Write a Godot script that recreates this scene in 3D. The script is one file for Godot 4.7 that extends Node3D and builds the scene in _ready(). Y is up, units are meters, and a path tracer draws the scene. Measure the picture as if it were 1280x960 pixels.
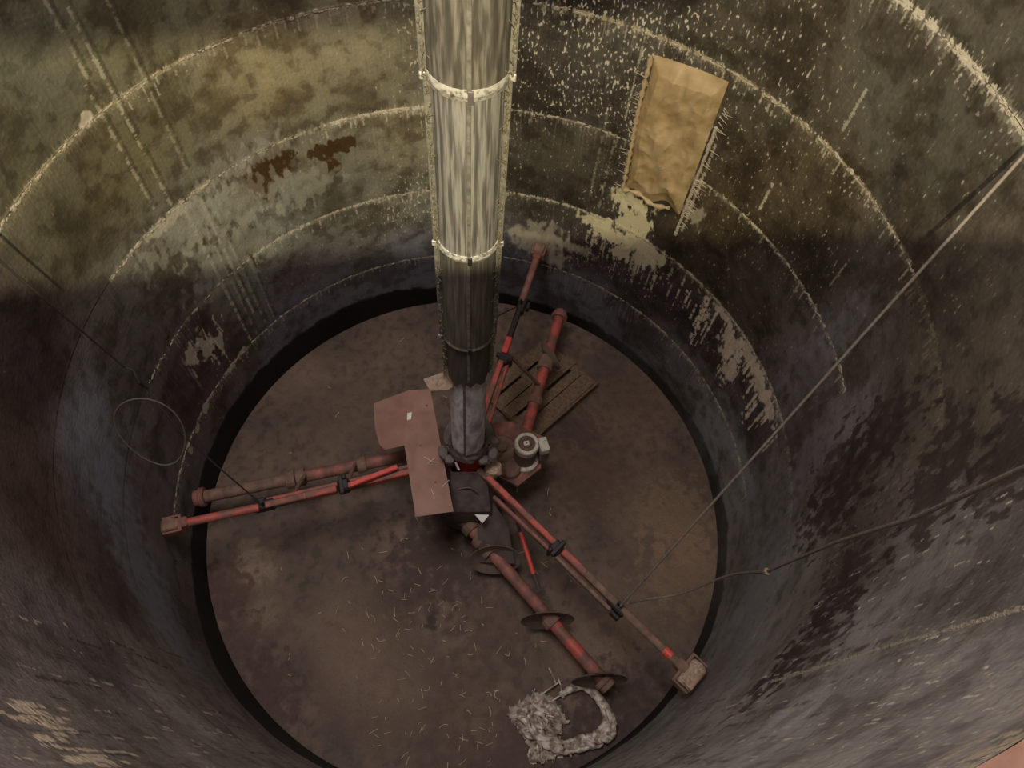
extends Node3D
# A round concrete silo seen from over its rim: a three-armed silage unloader hangs above the floor.
# World: y up, metres; the silo's axis is the y axis, its floor is y = 0, inner radius R, rim at TOP.
# Azimuth (degrees): 0 looks towards -z, 90 towards +x.

const R := 3.0
const TOP := 6.3
const RINGS := [0.0, 1.003, 2.132, 3.257, 4.365, 5.464, 6.3]
const WW := 3744          # wall canvas: 360 degrees across
const WH := 1260          # 200 pixels a metre
const PPM := 200.0

var used := {}
var rng := RandomNumberGenerator.new()
var M := {}


# ------------------------------------------------------------------ helpers
class Shape:
	var v := PackedVector3Array()
	var n := PackedVector3Array()
	var t := PackedVector2Array()

	func tri(a: Vector3, b: Vector3, c: Vector3, na: Vector3, nb: Vector3, nc: Vector3, ta := Vector2.ZERO, tb := Vector2.ZERO, tc := Vector2.ZERO) -> void:
		if (b - a).cross(c - a).dot(na + nb + nc) > 0.0:
			v.append_array([a, c, b]); n.append_array([na, nc, nb]); t.append_array([ta, tc, tb])
		else:
			v.append_array([a, b, c]); n.append_array([na, nb, nc]); t.append_array([ta, tb, tc])

	func flat(a: Vector3, b: Vector3, c: Vector3, out: Vector3) -> void:
		var f := (b - a).cross(c - a)
		if f.length_squared() < 1e-14:
			return
		f = f.normalized()
		if f.dot(out) < 0.0:
			f = -f
		tri(a, b, c, f, f, f)

	func quad(a: Vector3, b: Vector3, c: Vector3, d: Vector3, out: Vector3) -> void:
		flat(a, b, c, out)
		flat(a, c, d, out)

	# a box with chamfered edges
	func box(size: Vector3, x: Transform3D = Transform3D(), ch := 0.004) -> Shape:
		var h := size / 2.0
		var e: float = minf(ch, minf(h.x, minf(h.y, h.z)) * 0.45)
		var p := func(sx: float, sy: float, sz: float, keep: int) -> Vector3:
			var q := Vector3(sx * (h.x - e), sy * (h.y - e), sz * (h.z - e))
			q[keep] = [sx, sy, sz][keep] * h[keep]
			return x * q
		var s := [-1.0, 1.0]
		for k in 3:
			for a in s:
				var q: Array = []
				for bc in [[-1.0, -1.0], [1.0, -1.0], [1.0, 1.0], [-1.0, 1.0]]:
					var w := [0.0, 0.0, 0.0]
					w[k] = a; w[(k + 1) % 3] = bc[0]; w[(k + 2) % 3] = bc[1]
					q.append(p.call(w[0], w[1], w[2], k))
				var o := Vector3.ZERO
				o[k] = a
				quad(q[0], q[1], q[2], q[3], x.basis * o)
		for k in 3:                 # the twelve edges run along axis k
			var k1 := (k + 1) % 3
			var k2 := (k + 2) % 3
			for a in s:
				for b in s:
					var w0 := [0.0, 0.0, 0.0]
					var w1 := [0.0, 0.0, 0.0]
					w0[k] = -1.0; w1[k] = 1.0
					w0[k1] = a; w1[k1] = a; w0[k2] = b; w1[k2] = b
					var o := Vector3.ZERO
					o[k1] = a; o[k2] = b
					quad(p.call(w0[0], w0[1], w0[2], k1), p.call(w1[0], w1[1], w1[2], k1), p.call(w1[0], w1[1], w1[2], k2), p.call(w0[0], w0[1], w0[2], k2), x.basis * o)
		for a in s:
			for b in s:
				for c in s:
					flat(p.call(a, b, c, 0), p.call(a, b, c, 1), p.call(a, b, c, 2), x.basis * Vector3(a, b, c))
		return self

	# a round bar through points, radii one or many
	func tube(pts: Array, radii, sides := 10, caps := true, squash := Vector2.ONE) -> Shape:
		var rings: Array = []
		var nor: Array = []
		var up := Vector3.UP
		var dir0: Vector3 = (pts[1] - pts[0]).normalized()
		if absf(dir0.dot(up)) > 0.9:
			up = Vector3.RIGHT
		var along := 0.0
		var us := PackedFloat32Array()
		for i in pts.size():
			var d: Vector3 = (pts[mini(i + 1, pts.size() - 1)] - pts[maxi(i - 1, 0)]).normalized()
			var side := up.cross(d).normalized()
			var u2 := d.cross(side).normalized()
			up = u2
			var r: float = radii[i] if radii is Array or radii is PackedFloat32Array else radii
			var ring := PackedVector3Array()
			var nr := PackedVector3Array()
			for k in sides + 1:
				var a := TAU * k / sides
				ring.append(pts[i] + side * cos(a) * r * squash.x + u2 * sin(a) * r * squash.y)
				nr.append((side * cos(a) / squash.x + u2 * sin(a) / squash.y).normalized())
			rings.append(ring); nor.append(nr)
			if i > 0:
				along += pts[i].distance_to(pts[i - 1])
			us.append(along)
		for i in pts.size() - 1:
			for k in sides:
				var a: Vector3 = rings[i][k]; var b: Vector3 = rings[i + 1][k]; var c: Vector3 = rings[i + 1][k + 1]; var e: Vector3 = rings[i][k + 1]
				var f0 := float(k) / sides
				var f1 := float(k + 1) / sides
				tri(a, b, c, nor[i][k], nor[i + 1][k], nor[i + 1][k + 1], Vector2(f0, us[i]), Vector2(f0, us[i + 1]), Vector2(f1, us[i + 1]))
				tri(a, c, e, nor[i][k], nor[i + 1][k + 1], nor[i][k + 1], Vector2(f0, us[i]), Vector2(f1, us[i + 1]), Vector2(f1, us[i]))
		if caps:
			for end in [0, pts.size() - 1]:
				var o: Vector3 = (pts[0] - pts[1]) if end == 0 else (pts[-1] - pts[-2])
				for k in sides:
					flat(pts[end], rings[end][k], rings[end][k + 1], o)
		return self

	# profile of (radius, height) turned about the y axis of x; sharp corners stay sharp
	func lathe(profile: Array, x: Transform3D = Transform3D(), sides := 24, lump := 0.0, rnd = null) -> Shape:
		var bump: Array = []
		for i in profile.size():
			var row := PackedFloat32Array()
			for k in sides:
				row.append(1.0 + (rnd.randf_range(-lump, lump) if rnd else 0.0))
			bump.append(row)
		for i in profile.size() - 1:
			var p: Vector2 = profile[i]
			var q: Vector2 = profile[i + 1]
			var d := q - p
			if d.length() < 1e-6:
				continue
			var nn := Vector2(d.y, -d.x).normalized()
			for k in sides:
				var a0 := TAU * k / sides
				var a1 := TAU * (k + 1) / sides
				var c0 := Vector3(cos(a0), 0, sin(a0))
				var c1 := Vector3(cos(a1), 0, sin(a1))
				var k1 := (k + 1) % sides
				var A: Vector3 = x * (c0 * p.x * bump[i][k] + Vector3.UP * p.y)
				var B: Vector3 = x * (c1 * p.x * bump[i][k1] + Vector3.UP * p.y)
				var C: Vector3 = x * (c1 * q.x * bump[i + 1][k1] + Vector3.UP * q.y)
				var D: Vector3 = x * (c0 * q.x * bump[i + 1][k] + Vector3.UP * q.y)
				if lump > 0.0:
					var o := x.basis * ((c0 + c1) * 0.5 * nn.x + Vector3.UP * nn.y)
					quad(A, B, C, D, o)
				else:
					var n0 := x.basis * (c0 * nn.x + Vector3.UP * nn.y)
					var n1 := x.basis * (c1 * nn.x + Vector3.UP * nn.y)
					var f0 := float(k) / sides
					var f1 := float(k + 1) / sides
					if p.x > 1e-5:
						tri(A, B, C, n0, n1, n1, Vector2(f0, p.y), Vector2(f1, p.y), Vector2(f1, q.y))
					if q.x > 1e-5:
						tri(A, C, D, n0, n1, n0, Vector2(f0, p.y), Vector2(f1, q.y), Vector2(f0, q.y))
		return self

	# an outline (points in space, nearly flat) given a thickness along down
	func plate(pts: Array, down: Vector3) -> Shape:
		var flat2 := PackedVector2Array()
		var up := -down.normalized()
		var ax := (pts[1] - pts[0]) as Vector3
		ax = (ax - up * ax.dot(up)).normalized()
		var az := up.cross(ax)
		var mid := Vector3.ZERO
		for p in pts:
			flat2.append(Vector2(p.dot(ax), p.dot(az)))
			mid += p
		mid /= pts.size()
		var ids := Geometry2D.triangulate_polygon(flat2)
		for i in range(0, ids.size(), 3):
			flat(pts[ids[i]], pts[ids[i + 1]], pts[ids[i + 2]], up)
			flat(pts[ids[i]] + down, pts[ids[i + 1]] + down, pts[ids[i + 2]] + down, -up)
		var cw := Geometry2D.is_polygon_clockwise(flat2)
		for i in pts.size():
			var a: Vector3 = pts[i]
			var b: Vector3 = pts[(i + 1) % pts.size()]
			var o := (b - a).cross(up) * (-1.0 if cw else 1.0)
			quad(a, b, b + down, a + down, o)
		return self

	func mesh() -> ArrayMesh:
		var m := ArrayMesh.new()
		add_to(m)
		return m

	func add_to(m: ArrayMesh) -> void:
		var arr := []
		arr.resize(Mesh.ARRAY_MAX)
		arr[Mesh.ARRAY_VERTEX] = v
		arr[Mesh.ARRAY_NORMAL] = n
		arr[Mesh.ARRAY_TEX_UV] = t
		m.add_surface_from_arrays(Mesh.PRIMITIVE_TRIANGLES, arr)


func numbered(called: String, parent: Node) -> String:
	var key := str(parent.get_instance_id()) + called
	var k: int = used.get(key, 0)
	used[key] = k + 1
	return called if k == 0 else "%s_%03d" % [called, k]


func obj(called: String, s: Shape, m: Material, parent: Node = self) -> MeshInstance3D:
	var o := MeshInstance3D.new()
	o.name = numbered(called, parent)
	o.mesh = s.mesh()
	o.mesh.surface_set_material(0, m)
	parent.add_child(o, true)
	return o


func node(called: String, parent: Node = self, at := Vector3.ZERO, turn := 0.0) -> Node3D:
	var o := Node3D.new()
	o.name = numbered(called, parent)
	parent.add_child(o, true)
	o.position = at
	o.rotation.y = turn
	return o


func tag(o: Node, label: String, category: String, group := "") -> Node:
	o.set_meta("label", label)
	o.set_meta("category", category)
	if group:
		o.set_meta("group", group)
	return o


func structure(o: Node, label: String, category: String) -> Node:
	o.set_meta("kind", "structure")
	return tag(o, label, category)


func on_wall(az: float, h: float, r := R) -> Vector3:
	var a := deg_to_rad(az)
	return Vector3(sin(a) * r, h, -cos(a) * r)


func bent(pts: Array, step := 0.12) -> Array:      # a smooth curve through points
	var c := Curve3D.new()
	c.bake_interval = step
	for i in pts.size():
		var d: Vector3 = (pts[mini(i + 1, pts.size() - 1)] - pts[maxi(i - 1, 0)]) / 6.0
		c.add_point(pts[i], -d, d)
	return Array(c.get_baked_points())


func noise(freq: float, octaves := 4, sd := 1, kind := FastNoiseLite.TYPE_SIMPLEX_SMOOTH) -> FastNoiseLite:
	var f := FastNoiseLite.new()
	f.noise_type = kind
	f.frequency = freq
	f.fractal_octaves = octaves
	f.fractal_type = FastNoiseLite.FRACTAL_FBM if octaves > 1 else FastNoiseLite.FRACTAL_NONE
	f.seed = sd
	return f


func ramp_texture(stops: Array, freq: float, sd: int, size := 256, octaves := 5) -> ImageTexture:
	var im := noise(freq, octaves, sd).get_seamless_image(size, size)
	var src := im.get_data()
	var g := Gradient.new()
	var off := PackedFloat32Array()
	var col := PackedColorArray()
	for s in stops:
		off.append(s[0]); col.append(Color8(s[1], s[2], s[3]))
	g.offsets = off
	g.colors = col
	var lut := PackedByteArray()
	for i in 256:
		var c := g.sample(i / 255.0)
		lut.append_array([int(c.r8), int(c.g8), int(c.b8)])
	var out := PackedByteArray()
	out.resize(size * size * 3)
	for i in size * size:
		var k := src[i] * 3
		out[i * 3] = lut[k]; out[i * 3 + 1] = lut[k + 1]; out[i * 3 + 2] = lut[k + 2]
	return ImageTexture.create_from_image(Image.create_from_data(size, size, false, Image.FORMAT_RGB8, out))


func mottled(stops: Array, freq := 0.02, scale := 1.5, rough := 0.7, metal := 0.0, sd := 3, bump := 0.3) -> StandardMaterial3D:
	var m := StandardMaterial3D.new()
	m.albedo_texture = ramp_texture(stops, freq, sd)
	m.roughness = rough
	m.metallic = metal
	m.uv1_triplanar = true
	m.uv1_scale = Vector3.ONE * scale
	if bump > 0.0:
		m.heightmap_enabled = true
		m.heightmap_texture = m.albedo_texture
		m.heightmap_scale = bump
	return m


func plain(c: Color, rough := 0.7, metal := 0.0) -> StandardMaterial3D:
	var m := StandardMaterial3D.new()
	m.albedo_color = c
	m.roughness = rough
	m.metallic = metal
	return m


# ------------------------------------------------------------------ build
func _ready() -> void:
	rng.seed = 6
	set_up_view()
	set_up_light()
	make_materials()
	build_unseen_hall()
	build_wall()
	build_floor()
	build_pipe()
	build_unloader()
	build_pallet()
	build_patch()
	build_cables()
	build_wrap()
	build_litter()


func set_up_view() -> void:
	var cam := Camera3D.new()
	cam.name = "camera"
	cam.fov = 58.576
	cam.near = 0.02
	cam.far = 60.0
	add_child(cam)
	cam.transform = Transform3D(Basis(Vector3(0.99794156, 0.0555521, 0.03204086), Vector3(0.00055103, 0.49217759, -0.87049464), Vector3(-0.0641276, 0.86872043, 0.49113385)).orthonormalized(), Vector3(0.0, 7.8574, 2.7863))
	cam.current = true


func set_up_light() -> void:
	var env := Environment.new()
	env.background_mode = Environment.BG_COLOR
	env.background_color = Color(0.02, 0.02, 0.02)
	env.tonemap_mode = Environment.TONE_MAPPER_LINEAR
	env.tonemap_exposure = 1.0
	env.sdfgi_enabled = true
	env.ssao_enabled = true
	env.ssil_enabled = true
	var we := WorldEnvironment.new()
	we.name = "surroundings"
	we.environment = env
	add_child(we)
	# unseen lamp behind the camera, placed to light a band on the far wall
	var lamp := node("unseen_lamp", self, Vector3(0.0, 9.4, 4.5))
	tag(lamp, "small unseen lamp behind the boards, placed to light a band on the far wall", "lamp")
	var glow := plain(Color(1.0, 0.9, 0.68))
	glow.emission_enabled = true
	glow.emission = Color(1.0, 0.9, 0.68)
	glow.emission_energy_multiplier = 6.0
	var b := Shape.new().lathe([Vector2(0.0, -0.03), Vector2(0.02, -0.022), Vector2(0.03, 0.0), Vector2(0.02, 0.022), Vector2(0.0, 0.03)], Transform3D(), 16)
	obj("bulb", b, glow, lamp)
	var l := OmniLight3D.new()
	l.name = "lamp_light"
	l.light_color = Color(1.0, 0.945, 0.8)
	l.light_energy = 57.0
	l.light_size = 0.028
	l.omni_range = 40.0
	l.omni_attenuation = 2.0
	l.shadow_enabled = true
	lamp.add_child(l)
	# unseen overhead panel, placed to light the floor and the dim walls
	var pane := plain(Color(0.8, 0.78, 0.76))
	pane.emission_enabled = true
	pane.emission = Color(1.0, 0.93, 0.9)
	pane.emission_energy_multiplier = 1.0
	var panel := obj("unseen_ceiling_panel", Shape.new().box(Vector3(2.4, 0.04, 2.4), Transform3D(Basis(), Vector3(-1.2, 11.3, 0.9))), pane)
	tag(panel, "square glowing panel out of view overhead, placed to light the silo floor", "unseen light")
	var al := AreaLight3D.new()
	al.name = "panel_light"
	al.area_size = Vector2(2.4, 2.4)
	al.light_color = Color(1.0, 0.97, 0.965)
	al.light_energy = 40.0
	al.area_range = 40.0
	al.area_attenuation = 2.0
	al.shadow_enabled = true
	add_child(al)
	al.transform = Transform3D(Basis(Vector3.RIGHT, -PI / 2), Vector3(-1.2, 11.26, 0.9))


func make_materials() -> void:
	M.concrete = mottled([[0.0, 110, 100, 90], [1.0, 150, 140, 128]], 0.02, 0.7, 0.9)
	M.rim = mottled([[0.0, 134, 98, 82], [0.5, 156, 118, 100], [1.0, 172, 138, 118]], 0.02, 1.5, 0.85)
	M.hall = plain(Color8(104, 100, 98), 0.9)
	M.red = mottled([[0.0, 108, 80, 70], [0.44, 132, 84, 74], [0.58, 172, 78, 70], [0.72, 192, 84, 76], [1.0, 150, 104, 90]], 0.014, 1.3, 0.6, 0.0, 5)
	M.bright_red = mottled([[0.0, 176, 66, 58], [0.5, 212, 78, 70], [1.0, 186, 98, 86]], 0.03, 1.6, 0.45, 0.0, 6)
	M.dull_red = mottled([[0.0, 92, 68, 58], [0.45, 126, 86, 76], [0.7, 150, 92, 82], [1.0, 160, 120, 104]], 0.018, 1.2, 0.7, 0.0, 8)
	M.rust = mottled([[0.0, 92, 72, 60], [0.5, 122, 96, 82], [1.0, 142, 114, 96]], 0.02, 1.5, 0.8, 0.0, 9)
	M.black = mottled([[0.0, 24, 20, 20], [1.0, 52, 44, 42]], 0.03, 2.0, 0.6, 0.0, 10)
	M.dark = mottled([[0.0, 66, 56, 54], [0.5, 86, 74, 71], [1.0, 104, 92, 86]], 0.02, 1.2, 0.6, 0.0, 11)
	M.slate = mottled([[0.0, 82, 72, 72], [0.5, 100, 90, 88], [1.0, 122, 112, 106]], 0.02, 1.5, 0.65, 0.0, 12)
	M.sheet = mottled([[0.0, 122, 88, 76], [0.45, 140, 103, 90], [1.0, 152, 115, 102]], 0.012, 0.9, 0.6, 0.0, 13, 0.1)
	M.cream = mottled([[0.0, 140, 132, 116], [0.35, 206, 200, 184], [1.0, 226, 222, 208]], 0.03, 2.5, 0.6, 0.0, 14)
	M.clay = mottled([[0.0, 128, 104, 88], [0.5, 168, 144, 124], [1.0, 206, 186, 164]], 0.04, 3.0, 0.9, 0.0, 15, 0.8)
	M.disc = mottled([[0.0, 104, 90, 82], [0.5, 122, 106, 96], [1.0, 146, 128, 114]], 0.02, 2.0, 0.6, 0.0, 16)
	M.wood = mottled([[0.0, 92, 74, 58], [0.5, 116, 94, 76], [1.0, 138, 114, 92]], 0.03, 2.0, 0.85, 0.0, 17)
	M.deep_red = plain(Color8(150, 16, 20), 0.6)
	M.white = plain(Color8(225, 218, 212), 0.6)
	M.rope = mottled([[0.0, 116, 104, 90], [1.0, 176, 160, 142]], 0.05, 6.0, 0.9, 0.0, 18)
	M.cable = mottled([[0.0, 96, 88, 80], [1.0, 150, 138, 124]], 0.03, 3.0, 0.7, 0.0, 19)
	M.loop = plain(Color8(84, 72, 66), 0.7)
	M.wire = plain(Color8(58, 48, 44), 0.7)
	M.film = mottled([[0.0, 86, 72, 64], [0.36, 132, 116, 104], [0.5, 176, 160, 146], [0.62, 206, 192, 178], [1.0, 236, 226, 214]], 0.02, 2.2, 0.45, 0.0, 20, 0.06)
	M.film.backlight_enabled = true
	M.film.backlight = Color(0.2, 0.18, 0.16)
	M.straw = plain(Color8(206, 190, 158), 0.8)
	M.crust = mottled([[0.0, 78, 72, 58], [0.5, 108, 102, 82], [1.0, 160, 152, 124]], 0.06, 4.0, 0.95, 0.0, 21, 1.0)
	M.bead = mottled([[0.0, 120, 110, 96], [0.6, 168, 156, 136], [1.0, 214, 204, 180]], 0.06, 5.0, 0.95, 0.0, 22, 1.0)


func build_unseen_hall() -> void:  # hall out of view, encloses the silo and bounces light into it
	var c := obj("ceiling", Shape.new().box(Vector3(17.0, 0.2, 17.0), Transform3D(Basis(), Vector3(0, 11.6, 0))), M.hall)
	structure(c, "flat grey unseen hall ceiling, bouncing light down into the silo", "ceiling")
	# unseen boards on the rim: their slot shapes the lamp's lit band
	var hb := node("unseen_slot_boards", self, Vector3(0, TOP, 3.2))
	tag(hb, "two wide unseen boards on the rim whose slanting slot shapes the lamp light", "boards")
	obj("board", Shape.new().plate([Vector3(-4.0, 0, 0.02), Vector3(4.0, 0, 0.02), Vector3(4.0, 2.10, 0.02), Vector3(-4.0, 1.22, 0.02)], Vector3(0, 0, -0.03)), M.wood, hb)
	obj("board", Shape.new().plate([Vector3(-4.0, 1.68, 0.02), Vector3(4.0, 2.72, 0.02), Vector3(4.0, 3.5, 0.02), Vector3(-4.0, 3.3, 0.02)], Vector3(0, 0, -0.03)), M.wood, hb)
	for e in [-1.0, 1.0]:
		obj("post", Shape.new().box(Vector3(0.08, 3.3, 0.08), Transform3D(Basis(), Vector3(e * 3.6, 1.65, 0.06))), M.wood, hb)
	var k := 0
	for w in [["wall_left", Vector3(-8.4, 5.7, 0), Vector3(0.2, 12.0, 17.0)], ["wall_right", Vector3(8.4, 5.7, 0), Vector3(0.2, 12.0, 17.0)], ["wall_front", Vector3(0, 5.7, -8.4), Vector3(16.6, 12.0, 0.2)], ["wall_back", Vector3(0, 5.7, 8.4), Vector3(16.6, 12.0, 0.2)]]:
		var o := obj(w[0], Shape.new().box(w[2], Transform3D(Basis(), w[1])), M.hall)
		structure(o, ["left", "right", "far", "near"][k] + " grey wall of the unseen hall, bouncing light into the silo", "wall")
		k += 1


# ------------------------------------------------------------------ the round wall
# macro tones of bare and stained concrete, near-wall sheen painted in: azimuth, height, red, green, blue, specks, streaks (0..9)
func wall_tones() -> Array:
	return [
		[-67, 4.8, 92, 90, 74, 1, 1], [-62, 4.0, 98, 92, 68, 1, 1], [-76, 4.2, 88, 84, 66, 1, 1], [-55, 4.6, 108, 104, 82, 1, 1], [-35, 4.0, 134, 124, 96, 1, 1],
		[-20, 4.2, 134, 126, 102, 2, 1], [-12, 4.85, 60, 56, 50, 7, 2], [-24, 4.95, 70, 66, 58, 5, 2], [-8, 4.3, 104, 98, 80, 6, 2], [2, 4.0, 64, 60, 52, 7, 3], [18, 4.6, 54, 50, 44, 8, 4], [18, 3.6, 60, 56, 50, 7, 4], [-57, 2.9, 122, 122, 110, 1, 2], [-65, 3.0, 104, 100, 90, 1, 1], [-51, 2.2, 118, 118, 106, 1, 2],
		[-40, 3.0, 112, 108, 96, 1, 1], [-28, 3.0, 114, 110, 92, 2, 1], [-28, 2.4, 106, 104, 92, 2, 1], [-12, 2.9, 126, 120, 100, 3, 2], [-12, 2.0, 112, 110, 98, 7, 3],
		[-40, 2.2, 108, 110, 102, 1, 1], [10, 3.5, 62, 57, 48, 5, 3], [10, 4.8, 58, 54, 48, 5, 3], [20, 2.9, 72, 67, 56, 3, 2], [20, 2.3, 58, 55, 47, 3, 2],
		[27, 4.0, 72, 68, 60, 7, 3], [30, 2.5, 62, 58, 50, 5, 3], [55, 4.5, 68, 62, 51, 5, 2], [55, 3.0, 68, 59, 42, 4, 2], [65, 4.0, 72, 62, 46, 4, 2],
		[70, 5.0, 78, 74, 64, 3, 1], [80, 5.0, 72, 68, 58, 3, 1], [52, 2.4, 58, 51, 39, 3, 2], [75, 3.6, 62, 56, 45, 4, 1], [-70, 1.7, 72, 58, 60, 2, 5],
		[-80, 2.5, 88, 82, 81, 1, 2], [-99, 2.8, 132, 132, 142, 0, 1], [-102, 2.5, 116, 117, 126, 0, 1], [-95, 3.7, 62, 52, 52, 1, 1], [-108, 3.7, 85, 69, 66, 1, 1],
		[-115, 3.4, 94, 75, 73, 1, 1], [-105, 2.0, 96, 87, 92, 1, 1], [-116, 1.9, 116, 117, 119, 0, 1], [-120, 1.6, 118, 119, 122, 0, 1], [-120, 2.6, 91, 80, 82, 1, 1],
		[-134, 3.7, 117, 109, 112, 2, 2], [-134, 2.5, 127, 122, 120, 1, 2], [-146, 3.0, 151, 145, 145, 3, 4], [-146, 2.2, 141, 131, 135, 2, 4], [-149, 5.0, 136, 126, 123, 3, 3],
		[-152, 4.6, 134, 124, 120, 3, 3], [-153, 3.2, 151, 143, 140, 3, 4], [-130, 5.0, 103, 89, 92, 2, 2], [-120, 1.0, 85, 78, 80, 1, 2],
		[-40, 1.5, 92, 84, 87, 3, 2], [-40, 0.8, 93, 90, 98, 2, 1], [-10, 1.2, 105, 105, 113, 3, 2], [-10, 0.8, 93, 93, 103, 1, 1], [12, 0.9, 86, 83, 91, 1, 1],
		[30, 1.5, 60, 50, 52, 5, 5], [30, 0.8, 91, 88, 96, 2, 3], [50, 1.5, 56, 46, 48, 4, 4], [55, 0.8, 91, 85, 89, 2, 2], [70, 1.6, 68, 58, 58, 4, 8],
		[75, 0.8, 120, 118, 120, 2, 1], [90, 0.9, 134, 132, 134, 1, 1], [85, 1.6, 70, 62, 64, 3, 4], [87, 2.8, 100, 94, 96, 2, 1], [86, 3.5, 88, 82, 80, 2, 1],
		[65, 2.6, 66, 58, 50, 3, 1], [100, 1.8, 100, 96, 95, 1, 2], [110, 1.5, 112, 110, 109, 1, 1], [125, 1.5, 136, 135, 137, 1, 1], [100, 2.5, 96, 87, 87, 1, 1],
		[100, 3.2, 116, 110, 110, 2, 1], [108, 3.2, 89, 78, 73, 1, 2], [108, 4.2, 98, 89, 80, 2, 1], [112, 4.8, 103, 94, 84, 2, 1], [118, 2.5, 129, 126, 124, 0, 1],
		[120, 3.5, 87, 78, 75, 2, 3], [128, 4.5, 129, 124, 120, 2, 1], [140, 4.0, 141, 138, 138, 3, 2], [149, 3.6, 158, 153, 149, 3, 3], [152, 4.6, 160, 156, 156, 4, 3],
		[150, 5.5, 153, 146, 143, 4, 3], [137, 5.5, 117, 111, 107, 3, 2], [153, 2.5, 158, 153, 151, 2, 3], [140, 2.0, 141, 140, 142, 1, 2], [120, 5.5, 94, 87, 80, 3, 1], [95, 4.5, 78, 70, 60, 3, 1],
	]


var canvas := PackedByteArray()      # colour of the wall, three bytes a pixel
var relief := PackedByteArray()      # its fine relief
var edge_noise := PackedByteArray()


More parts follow.
